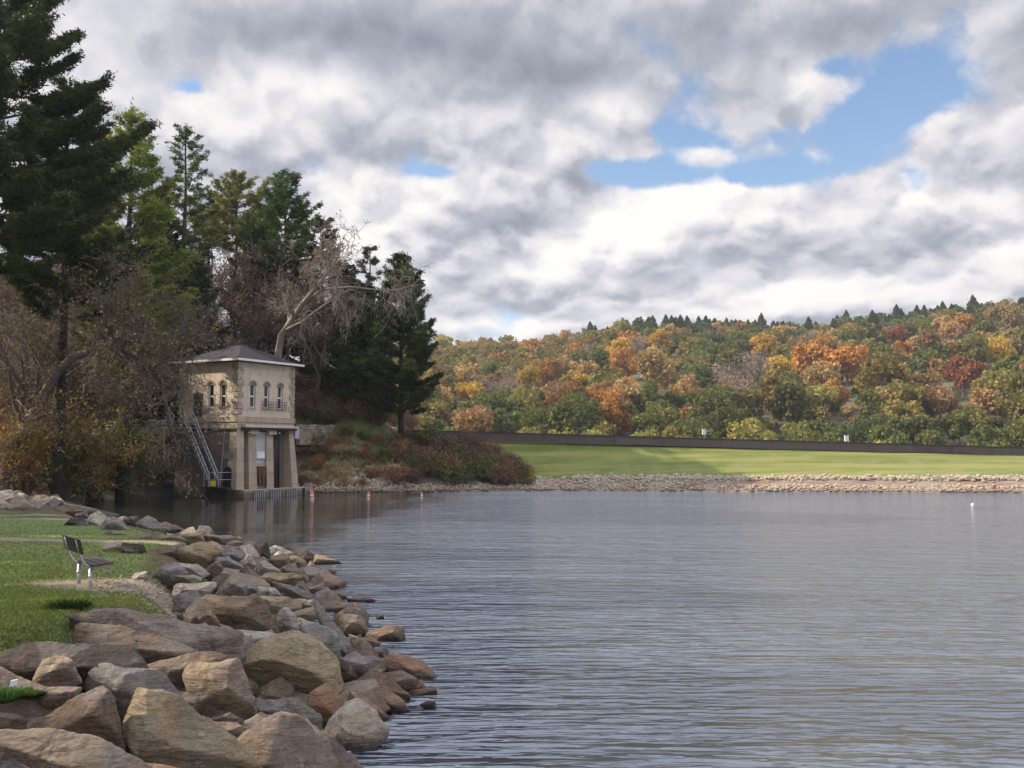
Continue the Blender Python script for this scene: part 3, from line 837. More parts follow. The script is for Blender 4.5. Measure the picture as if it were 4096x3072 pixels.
 (Bc([(-165, 395), (-60, 388), (100, 378), (125, 420), (20, 485), (-60, 478)]), PALE, "wide pale grey rock at the end of the gravel patch"),
 (Bc([(125, 445), (230, 358), (328, 398), (333, 465), (200, 470)]), GREY, "grey peaked block right of the wide pale one"),
 (Bc([(330, 395), (380, 378), (455, 470), (340, 475)]), GREY, "slim grey wedge beside the grey peaked block"),
 (Bc([(388, 410), (520, 408), (565, 470), (450, 485)]), PALE, "light grey sloping rock in the middle of the pile"),
 (Bc([(505, 415), (560, 378), (680, 428), (785, 450), (805, 495), (640, 490)]), GREY, "broad grey rock reaching almost to the waterline"),
 (Bc([(655, 415), (710, 373), (758, 445), (700, 450)]), GREY, "small grey peaked rock near the waterline"),
 (Bc([(748, 410), (860, 383), (868, 440), (800, 455)]), TAN, "tan square rock over a black gap at the water"),
 (Bc([(888, 455), (970, 428), (1015, 490), (900, 498)]), PINK, "pink tan rock just right of the black gap"),
 (Bc([(620, 490), (800, 495), (870, 560), (720, 565)]), GREY, "bluish grey rock above the layered yellowish one"),
 (Bc([(0, 560), (60, 540), (160, 650), (120, 680), (20, 640)]), TAN, "mottled rock left of the dark fronted brown block"),
 (Cc([(880, 80), (940, 58), (1040, 48), (1085, 100), (950, 115)]), PINK, "small pink topped rock at the end of the path"),
 (Cc([(1075, 75), (1140, 58), (1235, 60), (1285, 100), (1100, 122)]), TAN, "low tan rock in the row beyond the path end"),
 (Cc([(1230, 62), (1300, 47), (1385, 50), (1405, 100), (1290, 112)]), YEL, "low sandy rock in the row beyond the path end"),
 (Cc([(1385, 95), (1440, 60), (1560, 62), (1640, 95), (1500, 125)]), PINK, "low pink rock in the row beyond the path end"),
 (Bc([(85, 68), (200, 68), (225, 95), (100, 105)]), DARK, "dark flat rock at the far waterline beyond the sandy boulders"),
 (Bc([(160, 100), (270, 70), (300, 92), (200, 122)]), TAN, "thin tan rock beside the dark flat one at the waterline"),
 (Bc([(190, 120), (240, 98), (300, 110), (310, 140), (220, 145)]), PINK, "pinkish peak between sandy boulder and waterline"),
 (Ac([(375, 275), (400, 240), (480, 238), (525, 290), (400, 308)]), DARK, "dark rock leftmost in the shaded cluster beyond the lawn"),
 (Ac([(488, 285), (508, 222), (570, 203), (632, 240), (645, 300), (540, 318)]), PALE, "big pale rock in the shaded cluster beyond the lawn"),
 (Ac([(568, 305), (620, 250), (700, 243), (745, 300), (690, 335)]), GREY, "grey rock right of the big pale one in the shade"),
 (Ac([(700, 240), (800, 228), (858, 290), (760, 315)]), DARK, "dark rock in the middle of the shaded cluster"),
 (Ac([(775, 260), (840, 228), (960, 290), (905, 328), (800, 322)]), GREY, "grey rock ending the shaded cluster by the inlet"),
 (Ac([(438, 212), (500, 203), (515, 245), (450, 250)]), GREY, "small rounded rock at the back of the shaded cluster"),
 (Ac([(595, 338), (650, 308), (725, 325), (700, 350)]), GREY, "small low rock in front of the shaded cluster"),
 (Ac([(955, 305), (1000, 288), (1045, 312), (980, 320)]), DARK, "small dark stone at the tip of the shaded cluster"),
 (Ac([(325, 185), (420, 172), (530, 188), (545, 215), (480, 235), (340, 212)]), BROWN, "long low brown rock behind the lawn like a log"),
]


def build_rocks():
    for i, (poly, colr, label) in enumerate(HERO):
        us = [p[0] for p in poly]; vs = [p[1] for p in poly]
        uc, vb = (min(us) + max(us)) / 2, max(vs)
        v_h = vb - .35 * (vb - min(vs))
        X, Y, Z = hit(uc, v_h)
        if Z <= .02:   # standing in the water
            Y = HC / (max(vb - .12 * (vb - min(vs)), 460) - HOR) * F
        pts = [((u - CX) / F * Y, HC + (HOR - v) / F * Y) for u, v in poly]
        planes, c, w, h, th = poly_rock(pts, 100 + i, 1.1)
        size = math.sqrt(w * h)
        lo = .25 * h                       # the buried foot reaches deeper than what shows
        px_, pz_ = [p[0] - c[0] for p in pts], [p[1] - c[1] for p in pts]
        me = rock_mesh(planes, size, 6 if size > .9 else 5, [60, 90, 120, 75][i % 4], .9, 30 + i, (min(px_) * 1.04, max(px_) * 1.04, min(pz_) - lo, max(pz_) * 1.03))
        o = link("boulder", me, None, (c[0], Y + th * .15, c[1]))
        j = rng.uniform(.92, 1.1)
        o.color = (colr[0] * j, colr[1] * j, colr[2] * j, 1)
        tag(o, label, "boulder", "boulders piled along the near shore")
    # smaller stones wedged between them: six shapes copied about
    HPOS = [(sum(p[0] for p in h[0]) / len(h[0]), sum(p[1] for p in h[0]) / len(h[0]), ' '.join(h[2].split()[:11]) if len(h[2].split()) <= 11 else ' '.join(h[2].split()[:9])) for h in HERO]
    protos = []
    for s in range(6):
        rg = np.random.default_rng(900 + s); pl = []
        ax = np.array([rg.uniform(.8, 1.3), rg.uniform(.7, 1.1), rg.uniform(.45, .8)])
        for q in range(16):
            zf = 1 - 2 * (q + .5) / 16; rf = math.sqrt(1 - zf * zf); af = q * 2.39996 + s
            n = np.array([rf * math.cos(af), rf * math.sin(af), zf]) + rg.normal(0, .22, 3); n /= np.linalg.norm(n)
            pl.append((n, rg.uniform(.8, 1.0) * np.linalg.norm(n * ax) * .5))
        protos.append(rock_mesh(pl, 1.0, 5, 45, .9, 300 + s))
    cols = [(TAN, "tan"), (GREY, "grey"), (PALE, "pale"), (BROWN, "brown"), (PINK, "pinkish")]
    n = 0; tries = 0
    while n < 170 and tries < 6000:
        tries += 1
        y = 6 * (46 / 6) ** rng.uniform(0, 1)
        t = rng.uniform(.45, 3.3 if y > 9.5 else 4.4)
        # pick an x at that distance from the shore
        xs = np.linspace(-24, 2, 160); d = signed_dist(xs, np.full(160, y), SHORE)
        k = np.argmin(np.abs(d - t))
        if abs(d[k] - t) > .3: continue
        x = xs[k] + rng.uniform(-.1, .1)
        u = CX + x / y * F
        if u < -20: continue
        s = rng.uniform(.35, .95) * (1.0 if y < 20 else 1.25)
        z = max(lz(x, y) + .38, -.1)
        o = link("small_rock", protos[n % 6], None, (x, y, z + s * .04))
        o.rotation_euler = (rng.uniform(-.4, .4), rng.uniform(-.4, .4), rng.uniform(0, 6.28)); o.scale = (s, s, s)
        cc, nm = cols[rng.integers(0, 5)]; j = rng.uniform(.8, 1.1)
        o.color = (cc[0] * j, cc[1] * j, cc[2] * j, 1)
        vv = HOR - (z - HC) / y * F
        hl = min(HPOS, key=lambda h: (h[0] - u) ** 2 + (h[1] - vv) ** 2)[2]
        tag(o, f"small {nm} stone by the {hl}", "rock", "small stones wedged between the boulders")
        n += 1
    # rocks on the shaded bank across the inlet
    for q in range(34):
        u = rng.uniform(-5, 100); v = rng.uniform(494, 509) if u < 70 else rng.uniform(495, 500)
        X, Y, Z = hit(u, v)
        s = rng.uniform(.5, 1.25)
        o = link("bank_rock", protos[q % 6], None, (X, Y, Z + .02)); o.scale = (s, s, s * .8)
        o.rotation_euler = (rng.uniform(-.3, .3), rng.uniform(-.3, .3), rng.uniform(0, 6.28))
        cc, nm = cols[int(rng.integers(0, 3))]; o.color = (*[c * .95 for c in cc], 1)
        tag(o, f"{nm} rock on the shaded bank under the bare tree", "rock", f"{nm} rocks on the shaded bank")
    # stones of the far shore: far too many and small to count
    Vs, Fs, tb = [], [], 0
    D, Fq = ico(1)
    def stone(x, y, z, s, rg):
        nonlocal tb
        W = D * (rg.uniform(.6, 1.3, 3) * s * np.array([1, 1, .7]))[None] * (1 + rg.uniform(-.28, .28, (len(D), 1)))
        a = rg.uniform(0, 6.28); R = np.array([[math.cos(a), -math.sin(a), 0], [math.sin(a), math.cos(a), 0], [0, 0, 1]])
        Vs.append(W @ R.T + np.array([x, y, z])); Fs.append(Fq + tb); tb += len(D)
    sx = [-17, px(400, 491.5)[0], px(530, 490.4)[0], px(700, 491.2)[0], px(1024, 492.3)[0], 75, 130]
    sy = [75.5, px(400, 491.5)[1], px(530, 490.4)[1], px(700, 491.2)[1], px(1024, 492.3)[1], 72, 66]
    for q in range(7500):
        x = -17 + 75 * rng.uniform() ** 1.1 * 1.02 + 0
        yy = np.interp(x, sx, sy)
        if rng.uniform() < .5: t = rng.normal(2.35, .22) if x > 5 else rng.uniform(0, 1.6)
        else: t = rng.uniform(-.1, 2.3 if x < 18 else 1.0)
        s = abs(rng.normal(.09, .035)) + .035
        if abs(t - 2.3) < .4: s *= 1.4
        zb = -.25 + 1.34 * (t + .8) / 3.4
        if x < -8: zb = max(t, 0) * .6
        stone(x, yy + t, zb + s * .2, s, rng)
    me = np_mesh("shore_stones", np.concatenate(Vs), np.concatenate(Fs), M['rock'])
    o = link("shore_stones", me); o.color = (.42, .355, .28, 1)
    tag(o, "band of small pale stones along the foot of the dam", "stones", kind='stuff')
    # gravel and pebbles on the near bank
    Vs.clear(); Fs.clear(); tb = 0
    for q in range(5200):
        if q % 3 == 0:
            u, v = rng.uniform(-5, 75), rng.uniform(660, 712)
        elif q % 3 == 1:
            u, v = rng.uniform(95, 260), rng.uniform(562, 606)
        else:
            u, v = rng.uniform(0, 400), rng.uniform(600, 768)
        zz = .9 if v < 620 else 1.25
        x, y = px(u, v, zz)
        if signed_dist(np.array([x]), np.array([y]), SHORE)[0] < .3: continue
        if q % 3 == 2 and signed_dist(np.array([x]), np.array([y]), SHORE)[0] > 3.4: continue
        s = rng.uniform(.008, .03)
        stone(x, y, lz(x, y) + s * .3, s, rng)
    me = np_mesh("pebbles", np.concatenate(Vs), np.concatenate(Fs), M['rock'])
    o = link("pebbles", me); o.color = (.38, .33, .28, 1)
    tag(o, "loose pale pebbles scattered on the near bank", "pebbles", kind='stuff')


build_rocks()


# ---------------------------------------------------------------- lawn blades
def build_grass():
    n = 90000
    u = rng.uniform(-15, 250, n); v = 512 + (rng.uniform(0, 1, n) ** .8) * 160
    d = (HC - .95) / (v - HOR) * F; x = (u - CX) / F * d
    sd = signed_dist(x, d, SHORE)
    bx, by = px(150, 583, .85)
    keep = (sd > 3.7 + 1.6 * rng.uniform(0, 1, n) ** 2) & (np.hypot((x - bx - .35) / 2.5, (d - by) / 1.4) > 1 + rng.uniform(-.2, .3, n)) & (d < 34) & ~((np.abs(d - (26.6 + .05 * (x + 12))) < .5))
    x, d = x[keep], d[keep]; n = len(x)
    z = land_z(x, d)
    h = rng.uniform(.015, .045, n); w = rng.uniform(.006, .012, n) * (1 + d * .02)
    a = rng.uniform(0, 6.28, n); lean = rng.normal(0, .03, (n, 2))
    c = np.stack([x, d, z], 1); dx = np.stack([np.cos(a) * w, np.sin(a) * w, np.zeros(n)], 1)
    top = c + np.stack([lean[:, 0], lean[:, 1], h], 1)
    V = np.stack([c - dx, c + dx, top], 1).reshape(-1, 3)
    Fq = np.arange(3 * n).reshape(-1, 3)
    t = rng.uniform(.7, 1.3, n); tint = np.repeat(np.stack([t * rng.uniform(.8, 1.6, n), t, t * .9], 1), 3, 0)
    o = link("lawn_grass", np_mesh("lawn_grass", V, Fq, M['leaf'], tint)); o.color = (.165, .235, .068, 1)
    tag(o, "short green grass of the lawn by the bench", "grass", kind='stuff')
build_grass()


def fallen_leaves():
    n = 2600
    u = rng.uniform(-10, 330, n); v = 520 + rng.uniform(0, 1, n) ** .8 * 240
    d = (HC - 1.0) / (v - HOR) * F; x = (u - CX) / F * d; sd = signed_dist(x, d, SHORE)
    k = (sd > 2.6) & (rng.uniform(0, 1, n) < .25 + .75 * (sd < 5.2)); x, d = x[k], d[k]; n = len(x)
    C = np.stack([x, d, land_z(x, d) + .025], 1)
    V, Fq = leaf_quads(C, .026, rng, .92, .7)
    t = rng.uniform(.6, 1.3, n); tint = np.repeat(np.stack([t, t * rng.uniform(.45, .95, n), t * .35], 1), 4, 0)
    o = link("fallen_leaves", np_mesh("fallen_leaves", V, Fq, M['leaf'], tint)); o.color = (.30, .22, .14, 1)
    tag(o, "dry fallen leaves scattered over the lawn and its ragged edge", "leaves", kind='stuff')


# ---------------------------------------------------------------- trees
def leaf_quads(C, size, rg, flat=0.0, aspect=.6):
    """one small quad for each centre in C"""
    n = len(C)
    a = rg.normal(size=(n, 3)); a[:, 2] *= (1 - flat); a /= np.linalg.norm(a, axis=1)[:, None]
    b = rg.normal(size=(n, 3)); b[:, 2] *= (1 - flat * .7); b -= (a * b).sum(1)[:, None] * a; b /= np.linalg.norm(b, axis=1)[:, None] + 1e-9
    s = (size * rg.uniform(.6, 1.4, n))[:, None] if np.isscalar(size) else (size * rg.uniform(.6, 1.4, n))[:, None]
    V = np.stack([C - a * s, C - b * s * aspect, C + a * s, C + b * s * aspect], 1).reshape(-1, 3)
    return V, np.arange(4 * n).reshape(-1, 4)


def pine(height, radius, seed, first=.25, droop=.0, dens=1.0, shape=1.0, needle=.15, sparse=1.0):
    """white pine: straight trunk, whorls of long limbs with needle sprays turned up at the tips"""
    rg = np.random.default_rng(seed)
    tr = MB(); pts = []; k = 9
    for i in range(k + 1):
        t = i / k
        pts.append((math.sin(i * 1.3 + seed) * .08 * t, math.cos(i * .9 + seed) * .08 * t, height * t - .6 * (1 - t)))
    tr.tube(pts, [height * .017 * (1 - .93 * i / k) + .01 for i in range(k + 1)], 8)
    C, S, T = [], [], []
    h = first * height
    while h < height * .985:
        t = (h / height - first) / (1 - first)
        prof = (1 - t) ** .75 * (.45 + .55 * min(1, t / .18)) if shape == 1 else min(1, (1 - t) * 1.9) * (.6 + .4 * min(1, t / .3))
        L0 = radius * prof + .25
        nb = rg.integers(3, 6)
        a0 = rg.uniform(0, 6.28)
        for j in range(nb):
            if rg.uniform() > sparse: continue
            az = a0 + j * 2 * math.pi / nb + rg.uniform(-.45, .45)
            L = L0 * rg.uniform(.55, 1.22)
            rise = rg.uniform(-.05, .18) + .45 * t - droop * (1 - t)
            bp = []
            ns = 6
            for q in range(ns + 1):
                f = q / ns; rr = L * f
                zz = h + L * (rise * f + .16 * f * f + .10 * f ** 4)
                bp.append((math.cos(az) * rr, math.sin(az) * rr, zz))
            tr.tube(bp, [max(.008, L * .014 * (1 - f / ns)) for f in range(ns + 1)], 4, False)
            bp = np.array(bp)
            # sub sprays left and right of the limb
            nsp = max(5, int(L * 5.2 * dens))
            tone = rg.uniform(.65, 1.35)
            for q in range(nsp):
                f = rg.uniform(.22, 1.0) ** .8
                i = min(int(f * ns), ns - 1); base = bp[i] + (bp[i + 1] - bp[i]) * (f * ns - i)
                side = az + rg.choice([-1, 1]) * rg.uniform(.2, 1.1)
                ln = L * .34 * (1.15 - f) + .25
                m = int(30 * (ln + .4))
                ff = rg.uniform(0, 1, m)
                cc = base + np.stack([np.cos(side) * ln * ff, np.sin(side) * ln * ff, .22 * ln * ff ** 2 + rg.normal(0, .05, m)], 1)
                cc += rg.normal(0, .10 + .03 * ln, (m, 3)) * [1, 1, .55]
                C.append(cc); T.append(np.full(m, tone * rg.uniform(.85, 1.15)))
        h += height * rg.uniform(.022, .042) / dens ** .3
    C.append(np.stack([rg.normal(0, .1, 30), rg.normal(0, .1, 30), height * rg.uniform(.96, 1.02, 30)], 1)); T.append(np.full(30, 1.0))
    C = np.concatenate(C); T = np.concatenate(T)
    V, Fq = leaf_quads(C, needle, rg, .2, .24)
    tint = np.repeat(np.stack([T * rg.uniform(.9, 1.15, len(T)), T, T * .9], 1), 4, 0)
    return tr, V, Fq, tint


def add_tree(name, base, tr, V, Fq, tint, barkm, leafm, colr, label, cat="tree", group=None, rz=0.0, sc=1.0, crown="crown"):
    root = empty(name, base, rz); root.scale = (sc, sc, sc)
    tag(root, label, cat, group)
    tr.build("trunk", barkm, root, smooth=True)
    if V is not None and len(V):
        o = link(crown, np_mesh(crown, V, Fq, leafm, tint), root); o.color = (*colr, 1)
    return root


def branchy(height, seed, spread=.75, levels=4, trunk_r=None, trunk_path=None, leaves=0, leaf=.1, kids=(7, 5, 5, 4), ratio=.62, up=.35, first=.3, droop=0.0, rmin=.011, leaf_zone=1.0):
    """broadleaf skeleton grown level by level; leaves sit along the last twigs"""
    rg = np.random.default_rng(seed)
    mb = MB(); tips = []
    tr_r = trunk_r or height * .018

    def grow(p, d, L, r, lev):
        ns = 6 if lev == 0 else (4 if lev < 3 else 3)
        pts = [p.copy()]; q = p.copy(); dd = d.copy()
        for i in range(ns):
            dd = dd + Vector(rg.normal(0, .13 + .05 * lev, 3)) + Vector((0, 0, (up * .16 if lev < 3 else 0) - droop * .10 * lev))
            dd.normalize(); q = q + dd * (L / ns); pts.append(q.copy())
        rs = [max(rmin, r * (1 - .72 * i / ns)) for i in range(ns + 1)]
        mb.tube(pts, rs, 7 if lev == 0 else (5 if lev < 2 else 3), False)
        if lev >= levels:
            tips.append(pts[-1]); tips.append(pts[-2]); return
        n = kids[lev]
        for j in range(n):
            f = rg.uniform(first if lev == 0 else .25, 1.0)
            i = min(int(f * ns), ns - 1); base = pts[i].lerp(pts[i + 1], f * ns - i)
            ax = (pts[i + 1] - pts[i]).normalized()
            rnd = Vector(rg.normal(size=3)); side = (rnd - ax * rnd.dot(ax)).normalized()
            nd = (ax * (1 - spread * .75) + side * spread).normalized()
            grow(base, nd, L * ratio * rg.uniform(.65, 1.15) * (1.1 - .35 * f), rs[i] * .58, lev + 1)
        if lev > 0: grow(pts[-1], dd, L * ratio, rs[-1], lev + 1)

    if trunk_path:
        pts = [Vector(p) for p in trunk_path]; n = len(pts)
        rs = [max(.05, tr_r * (1 - .72 * i / (n - 1))) for i in range(n)]
        mb.tube(pts, rs, 8, False)
        for j in range(kids[0] * 3):
            f = rg.uniform(.28, 1.0) * (n - 1.001); i = int(f); base = pts[i].lerp(pts[i + 1], f - i)
            ax = (pts[i + 1] - pts[i]).normalized(); rnd = Vector(rg.normal(size=3)); side = (rnd - ax * rnd.dot(ax)).normalized()
            grow(base, (ax * .4 + side * .8 + Vector((0, 0, up))).normalized(), height * .30 * rg.uniform(.7, 1.2), rs[i] * .5, 1)
        grow(pts[-1], (pts[-1] - pts[-2]).normalized(), height * .3, rs[-1], 1)
    else:
        grow(Vector((0, 0, -.4)), Vector((rg.normal(0, .04), rg.normal(0, .04), 1)).normalized(), height * .62, tr_r, 0)
    V = Fq = tint = None
    if leaves:
        tp = np.array([t[:] for t in tips])
        zmax = tp[:, 2].max(); tp = tp[tp[:, 2] <= zmax * leaf_zone]
        idx = rg.integers(0, len(tp), leaves)
        C = tp[idx] + rg.normal(0, leaf * 1.9, (leaves, 3))
        V, Fq = leaf_quads(C, leaf, rg, 0, .7)
        tone = (fbm(C * .6, 2, seed) * 1.3 + 1) * rg.uniform(.75, 1.25, leaves)
        tint = np.repeat(np.stack([tone, tone * rg.uniform(.85, 1.1, leaves), tone * .9], 1), 4, 0)
    return mb, V, Fq, tint


def at(u, v, y): return ((u - CX) / F * y, y, HC + (HOR - v) / F * y)


def near_woods():
    # (u of trunk, top row, distance, crown radius, lowest limb share, colour, label, params)
    G1, G2, G3, YG = (.050, .072, .028), (.085, .115, .040), (.042, .062, .030), (.22, .26, .070)
    P = [(-14, -75, 50, 7.6, .40, G1, "giant dark pine whose limbs fill the upper corner of the picture", dict(seed=3, dens=2.3)),
         (60, 70, 58, 5.0, .42, G1, "dark pine just right of the giant corner pine, mostly behind it", dict(seed=14, dens=2.0)),
         (124, 100, 64, 4.6, .34, YG, "bright yellow green pine lit by the sun beside the dark giant", dict(seed=5, dens=1.45)),
         (180, 122, 84, 3.8, .35, G2, "slim tall pine with a feathery pointed top, third from the corner", dict(seed=6, dens=1.0, sparse=.8)),
         (205, 185, 92, 3.2, .5, G2, "thin crowned pine between the pointed pine and the yellowish one", dict(seed=15, dens=.8, sparse=.7)),
         (233, 170, 90, 3.6, .55, (.20, .21, .07), "yellowish pine with bare trunk showing sky behind it", dict(seed=7, dens=1.2, shape=2)),
         (283, 168, 88, 4.3, .45, (.08, .125, .04), "dark green pine with a broad layered top above the valve house", dict(seed=8, dens=1.45)),
         (320, 216, 90, 3.4, .35, G3, "dark pine behind the white limbed bare tree", dict(seed=9, dens=1.1)),
         (368, 246, 92, 2.9, .25, (.09, .085, .055), "thin half dead fir with wispy flat limbs against the sky", dict(seed=10, dens=.6, sparse=.65)),
         (401, 253, 81, 3.7, .07, (.060, .082, .034), "broad black green pine standing alone at the end of the woods", dict(seed=31, dens=1.9)),
         (160, 235, 72, 3.0, .15, G1, "low dark pine under the pointed one", dict(seed=16, dens=1.1)),
         (358, 300, 83, 2.8, .03, G1, "short dark fir below the half dead one", dict(seed=27, dens=2.0)),
         (88, 165, 84, 3.6, .3, G3, "dark pine between the giant and the bright yellow green one", dict(seed=41, dens=1.4)),
         (152, 185, 84, 3.6, .2, G1, "dark pine right of the bright yellow green one", dict(seed=42, dens=1.4)),
         (256, 225, 87, 3.2, .25, G3, "dark pine in front of the broad layered one", dict(seed=43, dens=1.4)),
         (190, 250, 80, 3.2, .1, G3, "low black green pine left behind the valve house", dict(seed=44, dens=1.4)),
         (345, 262, 90, 3.0, .2, G3, "dark pine right of the pale bare tree's crown", dict(seed=45, dens=1.3)),
         (364, 284, 85, 2.6, .05, G3, "dense dark fir half hidden left of the lone pine", dict(seed=19, dens=2.0)),
         (262, 262, 89, 3.0, .1, G3, "short dense dark pine behind the valve house roof", dict(seed=17, dens=1.2)),
         (300, 296, 89, 2.6, .1, G3, "black green young pine left of the leaning bare trunk", dict(seed=18, dens=1.3)),
         ]
    for (u, v, y, r, first, c, lab, kw) in P:
        x = (u - CX) / F * y; zt = HC + (HOR - v) / F * y; zb = lz(x, y)
        if u == 401: zb = max(zb, 5.2)
        tr, V, Fq, t = pine(zt - zb, r, first=first, **kw)
        add_tree("pine_tree", (x, y, zb), tr, V, Fq, t, M['darkbark'], M['needle'], c, lab, "pine tree", "pines on the near wooded hill")
    # far pines seen between trunks
    # white limbed bare tree, traced through its bends
    y = 73
    b = at(277, 352, y)
    path = [at(277, 356, y), at(280, 335, y), at(290, 318, y), at(301, 303, y - .5), at(312, 290, y - 1), at(320, 279, y - 1), at(327, 270, y - .5), at(332, 262, y)]
    zb = lz(b[0], y)
    loc = (path[0][0], y, zb)
    pl = [(b[0] - loc[0], 0, -.5)] + [(p[0] - loc[0], p[1] - loc[1], p[2] - loc[2]) for p in path]
    tr, V, Fq, t = branchy(6.6, 41, .8, 4, .30, pl, leaves=500, leaf=.07, kids=(4, 4, 4, 4), rmin=.016, up=.2)
    # two long limbs reaching over the water
    for limb in ([at(302, 302, y), at(322, 288, y - 1), at(350, 286, y - 2), at(385, 290, y - 2.5), at(400, 288, y - 2.5)],
                 [at(284, 330, y), at(300, 322, y - 1), at(325, 303, y - 1.5), at(345, 290, y - 2)]):
        q = [(p[0] - loc[0], p[1] - loc[1], p[2] - loc[2]) for p in limb]
        tr.tube(q, [.14, .11, .08, .05, .02][:len(q)], 6, False)
        sub, *_ = branchy(5.5, 47 + len(q), .85, 3, .08, q, kids=(5, 5, 4), rmin=.014, up=-.25, droop=.8)
        tr.add(sub.v, sub.f)
    add_tree("bare_tree", loc, tr, V, Fq, t, M['palebark'], M['leaf'], (.20, .14, .08), "leaning bare tree with pale sunlit limbs above the valve house", "bare tree", None, crown="leaves")
    # big bare tree at the left bank, bending over the inlet
    y = 56
    tp = [(3, 512), (6, 480), (13, 449), (25, 426), (38, 407), (55, 373), (71, 357), (90, 351), (112, 350), (141, 356), (160, 378)]
    path = [at(u, v, y + .15 * i) for i, (u, v) in enumerate(tp)]
    zb = lz(path[0][0], y); loc = (path[0][0], y, zb)
    pl = [(0, 0, -.3)] + [(p[0] - loc[0], p[1] - loc[1], p[2] - loc[2]) for p in path[1:]]
    tr, V, Fq, t = branchy(15, 52, .8, 4, .42, pl, leaves=7000, leaf=.08, kids=(6, 6, 5, 5), rmin=.013, up=.5, droop=.25)
    add_tree("bare_tree", loc, tr, V, Fq, t, M['bark'], M['leaf'], (.23, .18, .09), "big bare tree arching from the left bank over the inlet", "bare tree", None, crown="leaves")
    # more trees of the slope: kinds built once, then copied with their parts
    kinds = []
    for s, (hh, lv, lf, c, nm) in enumerate([(13, 700, .08, (.20, .14, .09), "bare brown"), (12, 2400, .085, (.23, .15, .08), "thin brown leaved"),
                                             (9, 3600, .10, (.33, .23, .06), "golden yellow leaved"), (10, 4200, .10, (.13, .15, .04), "olive green leaved"), (9, 2600, .10, (.24, .12, .055), "orange brown leaved")]):
        tr, V, Fq, t = branchy(hh, 60 + s, .62, 4, None, None, leaves=lv, leaf=lf, kids=(9, 6, 4, 4), ratio=.60, first=.28, rmin=.014)
        r = add_tree("bare_tree" if s == 0 else "autumn_tree", (0, 0, -200), tr, V, Fq, t, M['twig'] if s < 2 else M['bark'], M['leaf'], c, nm, "tree", crown="crown")
        kinds.append((r, nm))
    spots = []
    # (kind, u of trunk, base row hint -> distance, scale, where)
    S = [(2, 32, 57, .62, "close behind the big arching trunk"), (2, 58, 60, .8, "behind the arching trunk near the bank"), (2, 84, 60, .60, "above the dark shrub on the inlet bank"), (3, 100, 63, .72, "behind the yellow tree over the inlet"),
         (3, 62, 66, .95, "deep behind the arching tree"), (4, 118, 66, .62, "left of the footbridge"), (4, 10, 62, .7, "at the left edge behind the trunk"), (0, 30, 66, 1.05, "in the thicket under the giant pine"), (0, 75, 68, 1.0, "under the bright green pine"),
         (0, 105, 70, 1.05, "below the bright green pine"), (1, 140, 72, 1.0, "above the footbridge"), (0, 160, 76, .95, "behind the red and white pole"), (1, 15, 72, 1.1, "high at the left edge"), (1, 55, 76, 1.1, "below the giant pine's skirt"),
         (1, 95, 78, 1.0, "between the bright green pine and the bank"), (0, 130, 80, 1.1, "left of the slim pointed pine"), (1, 185, 82, 1.0, "below the slim pointed pine"), (0, 205, 80, 1.0, "left behind the valve house roof"),
         (1, 225, 83, .9, "straight behind the valve house roof"), (0, 245, 86, 1.15, "among the bare trunks with sky behind"), (1, 262, 88, 1.05, "below the broad layered pine"), (0, 292, 86, 1.0, "just left of the pale limbed tree"),
         (0, 318, 84, .95, "behind the pale limbed tree"), (0, 340, 84, .9, "right of the pale limbed tree"), (1, 352, 86, .75, "below the half dead fir"), (0, 365, 84, .62, "left of the lone black green pine"),
         (0, 372, 82, .5, "low before the lone pine"),          (3, 318, 80, .42, "in the middle of the dark slope"), (0, 215, 94, 1.1, "behind the thin crowned pine"), (0, 276, 94, 1.0, "behind the broad layered pine"), (4, 270, 78, .42, "behind the right roof corner"), (3, 248, 78, .45, "above the roof peak")]
    for i, (k, u, y, s, where) in enumerate(S):
        x = (u - CX) / F * y; r, nm = kinds[k]
        c = copy_thing(r, (x, y, lz(x, y) - .1), i * 1.7, s)
        tag(c, f"{nm} tree {where}", "tree", "leaf shedding trees of the near wooded hill")
    # trees standing outside the picture to the left, whose shade lies on the near bank
    pk = []
    for (x, y, h, r_) in [(-26, 6, 21, 5.0), (-28, 15, 22, 5.2), (-30, 24, 22, 5.0), (-34, 33, 22, 5.2), (-25, -3, 21, 5.2), (-44, 42, 22, 5.5)]:
        if not pk:
            tr, V, Fq, t = pine(18, 5.2, 77, first=.12, dens=1.0, needle=.24)
            r0 = add_tree("pine_tree", (x, y, lz(x, y)), tr, V, Fq, t, M['darkbark'], M['needle'], G1, "", "pine tree", "pines beside the lawn left of the view")
            pk.append(r0); c = r0
        else:
            c = copy_thing(pk[0], (x, y, lz(x, y)), x + y, h / 18)
        tag(c, "tall dark pine beside the lawn left of the view", "pine tree", "pines beside the lawn left of the view")
    for r, nm in kinds:
        for ch in list(r.children): bpy.data.objects.remove(ch)
        bpy.data.objects.remove(r)


fallen_leaves()
near_woods()


